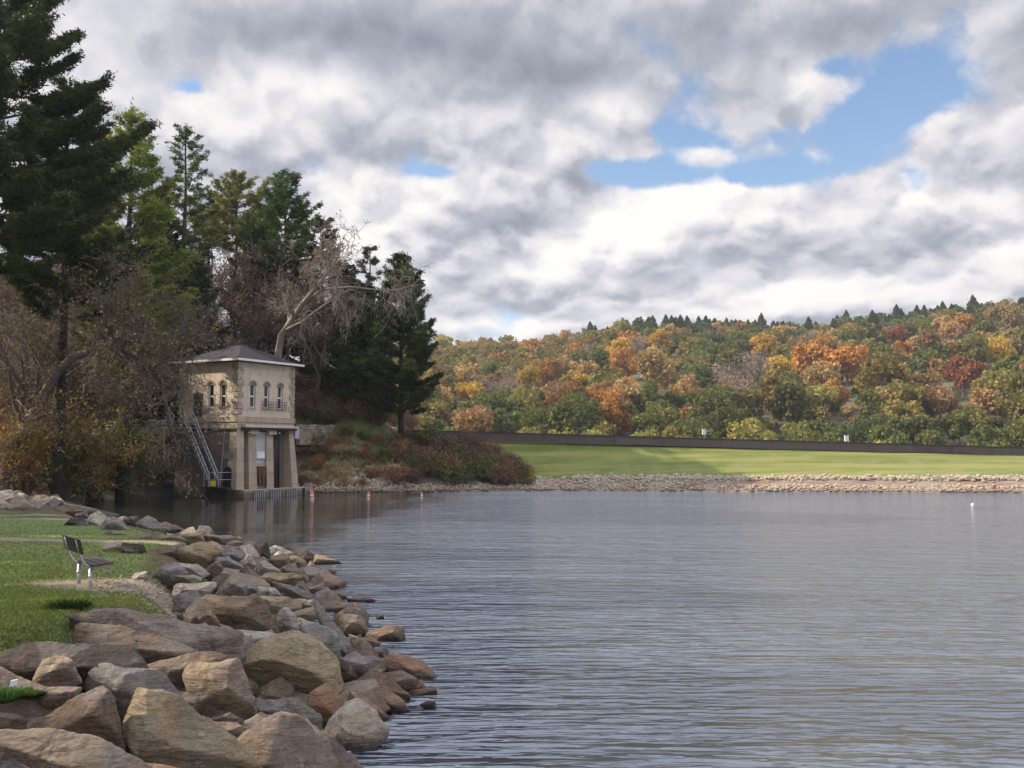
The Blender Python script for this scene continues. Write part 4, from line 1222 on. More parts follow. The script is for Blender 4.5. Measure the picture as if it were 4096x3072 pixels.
def bushes():
    kinds = []
    for s, (lv, lf, c, nm) in enumerate([(1500, .045, (.38, .20, .11), "russet"), (1300, .045, (.16, .105, .07), "dark brown"), (1700, .05, (.15, .165, .06), "dull green"), (1600, .045, (.56, .43, .24), "straw coloured")]):
        rg = np.random.default_rng(s + 400); mb = MB(); tips = []
        for j in range(46):
            a, sp = rg.uniform(0, 6.28), rg.uniform(.1, .95)
            top = Vector((math.cos(a) * sp, math.sin(a) * sp, rg.uniform(.55, 1.1) * (1.15 - .55 * sp)))
            mid = top * .5 + Vector(rg.normal(0, .06, 3)); mb.tube([(0, 0, -.1), mid, top], [.018, .011, .006], 3, False)
            for q in range(5):
                f = rg.uniform(.4, 1); b_ = mid.lerp(top, f); e_ = b_ + Vector(rg.normal(0, .16, 3)) + Vector((0, 0, .08)); mb.tube([b_, e_], [.008, .004], 3, False); tips.append(e_)
        tp = np.array([t[:] for t in tips]); C = tp[rg.integers(0, len(tp), lv)] + rg.normal(0, .085, (lv, 3))
        V, Fq = leaf_quads(C, lf, rg, 0, .6); tone = rg.uniform(.6, 1.4, lv) * (1 + fbm(C * 2, 2, s))
        root = empty("shrub", (0, 0, -200)); tag(root, nm, "shrub")
        mb.build("stems", M['twig'], root)
        o = link("leaves", np_mesh("leaves", V, Fq, M['leaf'], np.repeat(np.stack([tone] * 3, 1), 4, 0)), root); o.color = (*c, 1)
        kinds.append((root, nm))
    rg = np.random.default_rng(77); n = 0
    for i in range(150):
        u = rg.uniform(298, 535); lo = 487 - max(0, (u - 400)) * .0
        vtop = 434 + max(0, u - 440) * .42
        v = rg.uniform(vtop, lo - 1)
        X, Y, Z = hit(u, v, 60, 110)
        if u > 470 and v < vtop + 3: continue
        if u < 400: k = 3 if rg.uniform() < .5 else (0 if rg.uniform() < .5 else (2 if rg.uniform() < .7 else 1))
        else: k = [1, 1, 0, 2][rg.integers(0, 4)]
        s = rg.uniform(.8, 1.35) * (1.25 if 420 < u < 515 else .62 if u < 390 else 1.0)
        r, nm = kinds[k]
        c = copy_thing(r, (X, Y, Z - .15), rg.uniform(0, 6.28), s)
        row = "near the road" if v < 450 else ("just above the shore stones" if v > 474 else "halfway down")
        where = row + (" beside the valve house" if u < 335 else " under the lone pine's left side" if u < 385 else " below the lone pine" if u < 430 else " left of the dam" if u < 475 else " where the dam's grass begins")
        tag(c, f"{nm} shrub {where}", "shrub", f"{nm} shrubs {where}")
    for i in range(46):
        u = rg.uniform(300, 412); v = rg.uniform(max(350, 342 + (u - 300) * .72), 428)
        X, Y, Z = hit(u, v, 77, 125); k = [1, 1, 2, 0][rg.integers(0, 4)]; r, nm = kinds[k]
        c = copy_thing(r, (X, Y, Z - .15), rg.uniform(0, 6.28), rg.uniform(.9, 1.7))
        tag(c, f"{nm} shrub on the shaded slope {'near its foot' if v > 412 else 'low down' if v > 395 else 'halfway up' if v > 375 else 'high up'}, {'close to the valve house' if u < 328 else 'right of the fallen pole' if u < 356 else 'left of the lone pine' if u < 385 else 'under the lone pine'}", "shrub", "shrubs on the shaded slope above the road")
    for (u, v, k, s, lab) in [(66, 498, 2, 2.6, "wide dark green shrub under the yellow trees by the inlet"), (92, 498, 2, 1.8, "smaller green shrub at the inlet's edge"), (22, 493, 0, 2.0, "reddish shrub behind the base of the arching tree"),
                              (125, 492, 0, 1.6, "russet shrub left of the valve house foot"), (150, 488, 1, 1.8, "dark brush between footbridge and inlet"), (165, 470, 1, 1.8, "dark brush right under the footbridge"), (110, 485, 0, 2.2, "russet bush on the inlet bank"), (45, 485, 2, 2.4, "green bush behind the arching trunk"),
                              (133, 462, 0, 2.2, "orange brown bush below the footbridge"), (140, 478, 1, 2.2, "brown bush on the inlet bank slope")]:
        X, Y, Z = hit(u, v, 40, 120); r, nm = kinds[k]
        c = copy_thing(r, (X, Y, Z - .15), u, s); tag(c, lab, "shrub", "bushes round the inlet")
    for r, nm in kinds:
        for ch in list(r.children): bpy.data.objects.remove(ch)
        bpy.data.objects.remove(r)
    pass
    # weed tufts on the near bank
    for (u, v, h, w, c, lab) in [(74, 606, .12, .30, (.030, .050, .015), "dark weed clump at the lawn's edge above the rocks"), (12, 694, .10, .18, (.06, .12, .03), "green tuft beside the little white marker"), (40, 690, .07, .12, (.07, .12, .03), "small green tuft right of the white marker")]:
        X, Y, Z = hit(u, v); n = 700
        a = rg.uniform(0, 6.28, n); rr = w * rg.uniform(0, 1, n) ** .6; hh = h * rg.uniform(.4, 1.1, n)
        c0 = np.stack([np.cos(a) * rr * .6, np.sin(a) * rr * .6, np.zeros(n) - .02], 1); tp = c0 + np.stack([np.cos(a) * rr * .7, np.sin(a) * rr * .7, hh], 1)
        dx = np.stack([-np.sin(a), np.cos(a), np.zeros(n)], 1) * .012
        V = np.stack([c0 - dx, c0 + dx, tp], 1).reshape(-1, 3); t = np.repeat(rg.uniform(.5, 1.5, n)[:, None], 3, 0).repeat(3, 1)
        o = link("weed_clump", np_mesh("weed_clump", V, np.arange(3 * n).reshape(-1, 3), M['leaf'], t), None, (X, Y, Z)); o.color = (*c, 1)
        tag(o, lab, "weeds")
bushes()


# ---------------------------------------------------------------- far wooded hill
RU = [-600, 300, 440, 520, 570, 600, 650, 720, 800, 850, 900, 950, 1024, 1500]
RV = [345, 345, 338, 338, 331, 323, 317, 316, 320, 315, 309, 302, 296, 288]


def far_z(x, y):
    x = np.asarray(x, float); y = np.asarray(y, float)
    u = CX + x / np.maximum(y, 1) * F
    vr = np.interp(u, RU, RV)
    zr = HC + (HOR - vr) / F * 520 - 10
    t = np.clip((y - 185) / 335, 0, 1)
    z = -6 + (zr + 6) * (t ** .86)
    z = z - np.maximum(y - 520, 0) * .12
    z = z + 4.5 * fbm(np.stack([np.ravel(x) * .012, np.ravel(y) * .012, 0 * np.ravel(y)], 1), 3, 5).reshape(x.shape) * np.clip(t * 3, 0, 1)
    return z


def far_hill():
    ys = np.linspace(120, 760, 70); us = np.linspace(-500, 1500, 130)
    U, Y = np.meshgrid(us, ys); X = (U - CX) / F * Y
    V = np.stack([X.ravel(), Y.ravel(), far_z(X, Y).ravel()], 1); i = np.arange(len(V)).reshape(70, 130)
    Fq = np.stack([i[:-1, :-1], i[:-1, 1:], i[1:, 1:], i[1:, :-1]], -1).reshape(-1, 4)
    tag(link("hills", np_mesh("hills", V, Fq, simple("leaf_litter_hill", (.085, .075, .034), .95, 0, .5, .08), smooth=True)), kind='structure')
    # plain land out to the horizon behind everything
    V = [(-1400, 110, -8), (1400, 110, -8), (1400, 930, -8), (-1400, 930, -8)]
    tag(link("valley_floor", np_mesh("valley_floor", V, [(0, 1, 2, 3)], simple("distant_ground", (.07, .07, .04), .95))), kind='structure')

    # crown meshes, about 10 m across, 11 m high; trunk in the second material
    def crown_mesh(seed, n=1500, wid=5.0, hgt=9.0, kind='round', bare=False):
        rg = np.random.default_rng(seed)
        if kind == 'cone':
            C = []
            for _ in range(n):
                t = rg.uniform() ** .8; a = rg.uniform(0, 6.28); r = wid * (1 - t) ** .9 * rg.uniform(.35, 1.05) * (1 + .22 * math.sin(a * 3 + t * 14 + seed))
                C.append((math.cos(a) * r, math.sin(a) * r, 1.5 + hgt * t))
            C = np.array(C); tone = .7 + .6 * rg.uniform(size=n)
        else:
            nb = 22; cen = rg.normal(size=(nb, 3)); cen /= np.linalg.norm(cen, axis=1)[:, None]; cen *= rg.uniform(.35, .78, nb)[:, None]
            cen = cen * [wid, wid, hgt * .42] + [0, 0, hgt * .62]
            rad = rg.uniform(.18, .40, nb) * wid; idx = rg.integers(0, nb, n)
            q = rg.normal(size=(n, 3)); q /= np.linalg.norm(q, axis=1)[:, None]
            C = cen[idx] + q * (rad[idx] * rg.uniform(.55, 1.05, n))[:, None]; C = C[C[:, 2] > 1.2]; n = len(C)
            tone = rg.uniform(.8, 1.15, nb)[idx[:n]] * rg.uniform(.9, 1.1, n)
        V, Fq = leaf_quads(C, (.34 if not bare else .2) * (1.5 if n < 1100 and not bare else 1), rg, 0, .8)
        tint = np.repeat(np.stack([tone, tone * .98, tone * .95], 1), 4, 0)
        tr = MB(); tr.tube([(0, 0, -2), (.1, 0, 3), (0, .1, hgt * .6), (0, 0, hgt * .95)], [.28, .22, .14, .04], 5)
        for j in range(10 if not bare else 40):
            a = rg.uniform(0, 6.28); z0 = rg.uniform(.25, .75) * hgt; L = rg.uniform(.5, .95) * wid
            tr.tube([(0, 0, z0), (math.cos(a) * L * .5, math.sin(a) * L * .5, z0 + L * .35), (math.cos(a) * L * .85, math.sin(a) * L * .85, z0 + L * .8)], [.09, .06, .03], 3)
        tv, tf = np.array(tr.v), [f for f in tr.f if len(f) == 4]
        tf = np.array(tf) + len(V)
        V2 = np.concatenate([V, tv]); F2 = np.concatenate([Fq, tf]); tint = np.concatenate([tint, np.ones((len(tv), 3))])
        return np_mesh("hillside_tree", V2, F2, [M['leaf'], M['bark']], tint, [0] * len(Fq) + [1] * len(tf))

    rounds = [crown_mesh(s, 2300, 5 * (.85 + .05 * s), 8.5 + s * .4) for s in range(7)]
    low = [crown_mesh(90 + s, 1000, 5.2, 9.0 + s * .4) for s in range(5)]
    bares = [crown_mesh(30 + s, 650, 4.6, 9.5, 'round', True) for s in range(3)]
    cones = [crown_mesh(50 + s, 1700, 3.9 + .4 * s, 8.5 + .8 * s, 'cone') for s in range(4)]
    reds = [crown_mesh(70, 1500, 3.2, 7, 'cone')]
    K = dict(
        green=((.150, .170, .055), "dull green"), dgreen=((.070, .098, .045), "deep green"), olive=((.245, .210, .070), "olive"), brown=((.32, .205, .095), "brown"),
        tan=((.42, .29, .13), "tan"), orange=((.47, .24, .070), "orange"), yellow=((.52, .36, .075), "yellow"), rustc=((.31, .14, .08), "rust red"), bare=((.31, .245, .20), "bare grey brown"), red=((.55, .12, .08), "bright red"), ygreen=((.34, .32, .09), "yellow green"))
    K['dgreen2'] = ((.100, .125, .052), "deep green")
    placed = []
    LAND = [(455, 424, "the bright red tree"), (560, 425, "the deep red cone"), (655, 426, "the dark red brown tree"), (704, 432, "the first white box"), (846, 438, "the second white box"), (529, 388, "the clear yellow tree"), (470, 400, "the yellow orange tree"),
            (550, 381, "the lone orange tree"), (622, 336, "the yellow green tree"), (662, 353, "the high golden tree"), (620, 362, "the mustard tree"), (655, 382, "the broad tan tree"), (583, 395, "the low yellow tree"), (443, 342, "the skyline yellow tree"),
            (759, 380, "the pale bare pair"), (818, 376, "the left vivid orange tree"), (847, 376, "the right vivid orange tree"), (838, 405, "the glowing orange tree"), (901, 346, "the high dark red tree"), (969, 322, "the orange ridge tree"), (1007, 318, "the wide tan crown"), (964, 390, "the low red tree"), (1000, 362, "the edge mustard tree")]

    def put(x, y, kind, s, label=None, mesh=None, sz=1.0, group=None):
        c, nm = K[kind]; z = float(far_z(np.array([x]), np.array([y]))[0])
        me = mesh or (bares[rng.integers(0, 3)] if kind == 'bare' else (cones[rng.integers(0, 4)] if kind == 'dgreen' else rounds[rng.integers(0, 7)]))
        o = link("hillside_tree" if me not in cones else "hillside_pine", me, None, (x, y, z - .3))
        o.rotation_euler = (0, 0, rng.uniform(0, 6.28)); o.scale = (s, s, s * sz)
        j = rng.uniform(.82, 1.18); h = rng.uniform(-.08, .08)
        o.color = (c[0] * j * (1 + h), c[1] * j, c[2] * j, 1)
        u = CX + x / y * F
        if label is None:
            vv = HOR - (z + 4 - HC) / y * F
            row = "at the hill's foot" if y < 250 else ("halfway up" if y < 400 else ("high on the hill" if y < 490 else "on the far ridge"))
            noun = "pine" if me in cones else "tree"
            h = min(LAND, key=lambda q: (q[0] - u) ** 2 + (q[1] - vv) ** 2)
            side = ("above" if vv < h[1] - 8 else "below" if vv > h[1] + 8 else "beside") if abs(u - h[0]) < 12 else ("left of" if u < h[0] else "right of")
            adj = ("large " if s > 1.2 else "small " if s < .9 else "") + ("dark " if j < .93 else "pale " if j > 1.07 else "")
            label = f"{adj}{nm} {noun} {row}, {side} {h[2]}"
            group = f"{nm} {noun}s {row}"
        tag(o, label, "tree", group or "trees of the far hillside")
        placed.append((x, y))

    # hand placed trees that catch the eye
    H = [(455, 436, 165, 'red', .62, "bright red tree just above the left end of the dam wall", 'r'), (431, 434, 160, 'red', .4, "tiny red tree beside the lone pine, over the dam wall", 'c'), (476, 438, 165, 'red', .38, "small red bush right of the bright red tree over the wall", 'r'),
         (560, 442, 165, 'red', .85, "deep red cone shaped tree behind the dam wall", 'c'), (509, 440, 168, 'rustc', .62, "brownish red tree left of the red cone shaped one", 'r'), (655, 446, 165, 'rustc', .8, "dark red brown tree behind the dam wall, left of the white box", 'c'),
         (529, 398, 0, 'yellow', .95, "clear yellow tree alone on the left half of the far hill", 'r'), (470, 409, 0, 'yellow', .95, "yellow orange tree low on the left of the far hill", 'r'), (550, 390, 0, 'orange', 1.0, "orange tree right of the clear yellow one", 'r'), (622, 346, 0, 'ygreen', 1.05, "yellow green tree among the dark pines near the ridge", 'r'),
         (662, 360, 0, 'yellow', 1.1, "golden tree high on the middle of the far hill", 'r'), (620, 373, 0, 'yellow', 1.15, "large mustard tree below the pine stand", 'r'), (628, 382, 0, 'orange', 1.0, "orange tree touching the mustard one", 'r'), (655, 394, 0, 'tan', 1.25, "broad tan orange tree in the middle of the far hill", 'r'),
         (583, 403, 0, 'yellow', .9, "low wide yellow tree left of the middle", 'r'), (487, 408, 0, 'bare', .95, "pinkish bare tree beside the yellow orange one", 'b'), (443, 352, 0, 'ygreen', 1.2, "yellow olive tree on the skyline by the lone pine", 'r'), (759, 392, 0, 'bare', 1.15, "pale pink bare tree left of the orange pair", 'b'), (765, 366, 0, 'yellow', 1.2, "tall yellow tree above the pale bare one", 'r'),
         (752, 384, 0, 'bare', 1.1, "second pinkish bare tree beside the tall yellow one", 'b'), (780, 382, 0, 'yellow', .9, "small yellow orange tree right of the pale bare ones", 'r'),
         (812, 386, 0, 'orange', 1.45, "left tree of the vivid orange pair on the far hill", 'r'), (848, 386, 0, 'orange', 1.5, "right tree of the vivid orange pair on the far hill", 'r'), (826, 366, 0, 'orange', 1.2, "orange crown above the gap of the orange pair", 'r'), (838, 412, 0, 'orange', .8, "small glowing orange tree under the orange pair", 'r'), (820, 418, 0, 'ygreen', 1.0, "mustard green tree under the orange pair", 'r'), (822, 398, 0, 'tan', 1.1, "salmon tree between the orange pair", 'r'),
         (903, 366, 0, 'orange', .95, "small orange tree right of the middle, under a red one", 'r'), (901, 352, 0, 'rustc', 1.0, "dark red tree high right of the orange pair", 'r'), (969, 336, 0, 'orange', 1.0, "orange brown tree near the ridge at the right", 'r'), (1007, 336, 0, 'tan', 1.2, "wide pinkish tan crown near the right end of the ridge", 'r'), (964, 398, 0, 'rustc', 1.05, "red tree low on the right of the far hill", 'r'),
         (955, 345, 0, 'tan', 1.0, "tan tree below the orange brown one near the ridge", 'r'), (975, 375, 0, 'olive', 1.2, "olive brown tree above the low red one", 'r'), (1000, 372, 0, 'yellow', .9, "mustard tree at the right edge of the picture", 'r'), (760, 445, 178, 'bare', .6, "grey bare thicket tree behind the wall", 'b')]
    for (u, v, y, kind, s, lab, sh) in H:
        if y == 0: X, Y, Z = hit(u, v, 186, 520, far_z)
        else: X, Y = (u - CX) / F * y, y
        me = dict(r=rounds[int(u) % 7], c=reds[0], b=bares[int(u) % 3])[sh]
        put(X, Y, kind, s * (1.1 if y == 0 else 1.0), lab, me, 1.0, "eye catching trees of the far hill")
    # the rest of the hill, nearest 300 as individuals
    cand = []
    y = 172.0
    while y < 540:
        span = np.arange((405 - CX) / F * y, (1060 - CX) / F * y, 7.2)
        for x in span:
            cand.append((x + rng.uniform(-3.2, 3.2), y + rng.uniform(-6, 6)))
        y += 11 if y < 240 else 15
    rest = []
    hp = np.array(placed)
    for (x, y) in cand:
        if np.hypot(*(hp - [x, y]).T).min() < 6 + (0 if y < 250 else 3): continue
        # do not stand in front of the hand placed crowns
        uu = CX + x / y * F; hu = CX + hp[:, 0] / hp[:, 1] * F
        if ((np.abs(hu - uu) < 17) & (hp[:, 1] > y) & (hp[:, 1] - y < 52) & (hp[:, 1] > 185) & (y > 228)).any(): continue
        if ((np.abs(hu - uu) < 9) & (hp[:, 1] > y - 6) & (hp[:, 1] < 185)).any() and y < 185: continue
        u = CX + x / y * F; q = rng.uniform(); nz = float(fbm(np.array([[x * .02, y * .02, 0]]), 2, 9)[0]) * 2.2
        if y < 215: kind = 'green' if q < .5 else ('dgreen2' if q < .68 else ('ygreen' if q < .82 else ('olive' if q < .95 else 'bare')))
        elif u < 640 and y < 470: kind = ['brown', 'olive', 'tan', 'olive', 'green', 'bare', 'orange', 'brown', 'olive', 'green'][min(9, int((q + nz * .3) % 1 * 10))]
        elif u < 590: kind = ['brown', 'tan', 'olive', 'bare', 'orange', 'green'][int(q * 5.99)]
        elif y > 455: kind = 'dgreen' if q < .7 else ('green' if q < .9 else 'dgreen2')
        else: kind = ['green', 'green', 'olive', 'green', 'dgreen2', 'olive', 'bare', 'brown', 'green', 'tan'][min(9, int((q + nz * .3) % 1 * 10))]
        rest.append((x, y, kind))
    rest.sort(key=lambda t: t[1])
    n_ind = 140
    mass = []
    ridge = [t for t in rest if t[1] > 495][:]
    body = [t for t in rest if t[1] <= 495]
    pines = 0
    for (x, y, kind) in body[:n_ind]:
        put(x, y, kind, rng.uniform(.92, 1.32) * (.80 if y < 215 else 1.0) * (.72 if kind == 'dgreen' else 1.0), None, None, rng.uniform(.95, 1.2))
    for (x, y, kind) in ridge:
        if pines < 40: put(x, y, 'dgreen' if (CX + x / y * F > 590) else kind, rng.uniform(.55, .85), None, rounds[pines % 7], rng.uniform(.9, 1.2)); pines += 1
        else: mass.append((x, y, kind))
    mass += body[n_ind:]
    for q in range(225):
        u = 585 + 455 * (q + rng.uniform(0, .9)) / 225; y = rng.choice([rng.uniform(505, 526), rng.uniform(470, 515)])
        put((u - CX) / F * y, y, 'dgreen' if rng.uniform() < .8 else 'green', rng.uniform(.5, .72), None, rounds[q % 7] if q % 3 else cones[q % 4], rng.uniform(.7, 1.05))
    for q in range(420):                     # undergrowth and young trees between the big ones
        y = rng.uniform(185, 500); mass.append(((rng.uniform(425, 1040) - CX) / F * y, y, ['green', 'olive', 'brown', 'dgreen2', 'tan'][int(rng.uniform(0, 4.99))] + '*'))
    Vs, Fs, Ts, tb = [], [], [], 0
    base = {}
    for me in low + cones + bares:
        v = np.empty(len(me.vertices) * 3, np.float32); me.vertices.foreach_get('co', v); v = v.reshape(-1, 3)
        l = np.empty(len(me.loops), np.int32); me.loops.foreach_get('vertex_index', l)
        t = np.empty(len(v) * 4, np.float32); me.color_attributes['tint'].data.foreach_get('color', t)
        base[me.name] = (v, l.reshape(-1, 4), t.reshape(-1, 4)[:, :3])
    for (x, y, kind) in mass:
        lowgrow = kind.endswith('*'); kind = kind.rstrip('*')
        me = bares[rng.integers(0, 3)] if kind == 'bare' else (cones[rng.integers(0, 4)] if kind == 'dgreen' else low[rng.integers(0, 5)])
        v, l, t = base[me.name]; a = rng.uniform(0, 6.28); s = rng.uniform(.4, .65) if lowgrow else rng.uniform(.85, 1.2)
        R = np.array([[math.cos(a), -math.sin(a), 0], [math.sin(a), math.cos(a), 0], [0, 0, 1]])
        z = float(far_z(np.array([x]), np.array([y]))[0]) - .3
        Vs.append(v @ R.T * s + [x, y, z]); Fs.append(l + tb); tb += len(v); Ts.append(t * np.array(K[kind][0]) * rng.uniform(.85, 1.15))
    if mass:
        o = link("distant_woods", np_mesh("distant_woods", np.concatenate(Vs), np.concatenate(Fs), M['leaf'], np.concatenate(Ts))); o.color = (1, 1, 1, 1)
        tag(o, "upper woods of the far hill merging into one mass", "woods", kind='stuff')
    print("far trees", len(placed), "mass", len(mass))


far_hill()


# ---------------------------------------------------------------- valve house
def valve_house():
    Yc = 67.0; xc = (237.4 - CX) / F * Yc
    a = 2.75
    ang = math.atan2(-Yc, -xc) + math.pi / 4          # the corner (a, -a) faces the viewer
    R = Matrix.Rotation(ang, 3, 'Z')
    corner = R @ Vector((a, -a, 0))
    root = empty("valve_house", (xc - corner.x, Yc - corner.y, 0), ang)
    tag(root, "square tan stone valve house with a hipped slate roof standing in the water", "building")
    # face frames: s runs away from the near corner, out is outward
    def RF(s, z, o): return (a + o, -a + s, z)        # right face, local +X
    def LF(s, z, o): return (a - s, -a - o, z)        # left face, local -Y
    Z0, ZP, ZB, ZU, ZE = -1.2, .55, 4.62, 5.1, 9.15
    W = 5.5
    # upper storey with real window openings: strips round them on the two seen faces
    wl = MB()
    wl.box(-a, a - .35, -a + .35, a, ZU, ZE)
    wins = {RF: [(1.40, .25, 6.1, 7.62), (2.75, .25, 6.1, 7.62), (4.10, .25, 6.1, 7.62)], LF: [(1.42, .27, 6.1, 7.62), (2.52, .27, 6.1, 7.62)]}
    for fr in (RF, LF):
        w0 = 0.0 if fr is RF else .35
        xs = [w0] + sum([[c - hw, c + hw] for c, hw, _, _ in wins[fr]], []) + [W]
        for i in range(0, len(xs), 2):
            wl.prism([(xs[i], ZU), (xs[i + 1], ZU), (xs[i + 1], ZE), (xs[i], ZE)], -.348, 0, fr)
        for c, hw, z0, z1 in wins[fr]:
            wl.prism([(c - hw, ZU), (c + hw, ZU), (c + hw, z0), (c - hw, z0)], -.348, 0, fr)
            arc = [(c + hw * math.cos(t), z1 + .22 * math.sin(t)) for t in np.linspace(0, math.pi, 9)]
            wl.prism([(c + hw, ZE), (c + hw, z1)] + arc[1:-1] + [(c - hw, z1), (c - hw, ZE)], -.348, 0, fr)
    wl.build("wall", M['ashlar'], root)
    for fr in (RF, LF):
        for c, hw, z0, z1 in wins[fr]:
            f = MB(); t = .05
            f.prism([(c - hw, z0), (c - hw + t, z0), (c - hw + t, z1), (c - hw, z1)], -.22, -.12, fr)
            f.prism([(c + hw - t, z0), (c + hw, z0), (c + hw, z1), (c + hw - t, z1)], -.22, -.12, fr)
            zm = z0 + (z1 - z0) * .5
            f.prism([(c - hw + t, zm - .05), (c + hw - t, zm - .05), (c + hw - t, zm + .05), (c - hw + t, zm + .05)], -.22, -.10, fr)
            f.prism([(c - hw + t, z0), (c + hw - t, z0), (c + hw - t, z0 + t), (c - hw + t, z0 + t)], -.22, -.12, fr)
            win = f.build("window", M['white'], root)
            g = MB(); g.prism([(c - hw + t, z0 + t), (c + hw - t, z0 + t), (c + hw - t, z1 + .05), (c - hw + t, z1 + .05)], -.20, -.17, fr); g.build("pane", M['glass'], win)
            h = MB(); arc = [(c + hw * math.cos(q), z1 + .22 * math.sin(q)) for q in np.linspace(0, math.pi, 9)]
            h.prism(arc, -.19, -.03, fr); h.build("arch_infill", M['arch'], win)
            s_ = MB(); s_.prism([(c - hw - .05, z0 - .10), (c + hw + .05, z0 - .10), (c + hw + .05, z0 - .002), (c - hw - .05, z0 - .002)], -.1, .05, fr); s_.build("sill", M['pier'], win)
            ar = MB(); o_, i_ = [], []
            for q in np.linspace(0, math.pi, 11):
                o_.append((c + (hw + .12) * math.cos(q), z1 + .34 * math.sin(q))); i_.append((c + (hw + .005) * math.cos(q), z1 + .225 * math.sin(q)))
            for q in range(10): ar.prism([o_[q], o_[q + 1], i_[q + 1], i_[q]], .002, .035, fr)
            ar.build("arch_surround", M['arch'], win)
    # iron balcony rails under two windows
    for c in (2.75, 4.10):
        b = MB()
        for z in (5.98, 6.17, 6.36, 6.55): b.tube([RF(c - .52, z, .0), RF(c - .52, z, .16), RF(c + .52, z, .16), RF(c + .52, z, .0)], .016, 5)
        for s in np.linspace(c - .5, c + .5, 5): b.tube([RF(s, 5.98, .16), RF(s, 6.55, .16)], .013, 5)
        b.build("window_guard", M['darksteel'], root)
    # quoins
    n = 9; hq = (ZE - .05 - (ZU + .45)) / n
    for fr, s0, sg in ((RF, 0, 1), (RF, W, -1), (LF, 0, 1), (LF, W, -1)):
        q = MB()
        for i in range(n):
            L = .52 if (i + (fr is LF)) % 2 else .36
            z = ZU + .45 + i * hq; A, B = sorted((s0 + sg * (-.05 if s0 == 0 else -.05), s0 + sg * L))
            q.prism([(A, z + .02), (B, z + .02), (B, z + hq - .025), (A, z + hq - .025)], .003, .055, fr)
        q.build("quoin_stones", M['quoin'], root, bevel=.02)
    # plain band and ledge
    bd = MB(); bd.box(-a - .09, a + .09, -a - .09, a + .09, ZU - .02, ZU + .38); bd.build("base_course", M['pier'], root, bevel=.02)
    bd = MB(); bd.box(-a - .03, a + .03, -a - .03, a + .03, ZB, ZU - .022); bd.build("floor_band", M['pier'], root)
    # roof
    rf = MB(); e = a + .42; zr = 10.62
    base = [(-e, -e, ZE + .16), (e, -e, ZE + .16), (e, e, ZE + .16), (-e, e, ZE + .16)]; rr = .35
    top = [(-rr, -rr * .4, zr), (rr, -rr * .4, zr), (rr, rr * .4, zr), (-rr, rr * .4, zr)]
    rf.hexa(base, top); roof = rf.build("roof", M['roof'], root)
    g = MB()
    for (x0, x1, y0, y1) in ((-e, e, -e - .09, -e), (-e, e, e, e + .09), (e, e + .09, -e - .09, e + .09), (-e - .09, -e, -e - .09, e + .09)): g.box(x0, x1, y0, y1, ZE + .04, ZE + .19)
    g.build("gutter", M['white'], roof)
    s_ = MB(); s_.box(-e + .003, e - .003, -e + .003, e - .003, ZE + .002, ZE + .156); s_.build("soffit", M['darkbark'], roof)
    # lower storey, battered walls
    fl = .30
    lw = MB()
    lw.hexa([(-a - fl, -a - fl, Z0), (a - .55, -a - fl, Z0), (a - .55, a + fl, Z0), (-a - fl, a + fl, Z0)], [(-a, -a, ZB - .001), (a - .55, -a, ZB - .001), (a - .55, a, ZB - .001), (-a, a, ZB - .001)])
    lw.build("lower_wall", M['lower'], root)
    def bat(z): return fl * (ZB - z) / (ZB - ZP) if z < ZB else 0
    def pier(s0t, s1t, s0b, s1b, out=.0, back=-.6, fr=RF, flare=1.0):
        m = MB(); zt, zb = ZB - .003, ZP
        m.add([fr(s0b, zb, out + fl * flare), fr(s1b, zb, out + fl * flare), fr(s1b, zb, back), fr(s0b, zb, back), fr(s0t, zt, out), fr(s1t, zt, out), fr(s1t, zt, back), fr(s0t, zt, back)],
              [(3, 2, 1, 0), (4, 5, 6, 7), (0, 1, 5, 4), (1, 2, 6, 5), (2, 3, 7, 6), (3, 0, 4, 7)])
        return m
    pier(-.0, .62, -.30, .42).build("corner_pier", M['pier'], root)
    pier(W - .48, W, W - .36, W + .28).build("corner_pier", M['pier'], root)
    pier(1.15, 1.85, 1.02, 1.78, -.12).build("pier", M['pier'], root)
    pier(2.88, 3.52, 2.72, 3.40, -.12).build("pier", M['pier'], root)
    for c in (1.55, 3.3):
        cp = MB(); cp.prism([(c - .38, 4.28), (c + .38, 4.28), (c + .38, ZB - .006), (c - .38, ZB - .006)], -.3, .12, RF); cp.build("pier_cap", M['ashlar'], root)
    # infill between the middle piers: pale shaft, notice and rusty door
    m = MB(); m.prism([(1.862, 2.3), (2.87, 2.3), (2.87, 4.45), (1.862, 4.45)], -.45, -.18, RF); m.build("pale_shaft", M['panel'], root)
    m = MB(); m.prism([(1.86, .56), (2.87, .56), (2.87, 2.297), (1.86, 2.297)], -.5, -.10, RF); m.build("shaft_base", M['pier'], root)
    m = MB(); m.prism([(1.93, 2.62), (2.70, 2.62), (2.70, 3.08), (1.93, 3.08)], -.176, -.05, RF); m.build("notice_board", M['white'], root)
    m = MB(); m.prism([(1.92, .75), (2.72, .75), (2.72, 2.08), (1.92, 2.08)], -.097, .10, RF); d = m.build("door", M['rust'], root)
    m = MB()
    for s in (1.97, 2.32, 2.66): m.prism([(s - .03, .78), (s + .03, .78), (s + .03, 1.5), (s - .03, 1.5)], .103, .16, RF)
    m.build("door_bars", M['darksteel'], d)
    # beam over the recess
    m = MB(); m.prism([(.35, 4.72), (W - .30, 4.72), (W - .30, 4.92), (.35, 4.92)], .095, .42, RF); m.build("beam", M['ashlar'], root, bevel=.02)
    m = MB(); m.prism([(.28, 4.56), (W + .02, 4.56), (W + .02, 4.715), (.28, 4.715)], .04, .34, RF); m.build("beam_channel", M['darksteel'], root)
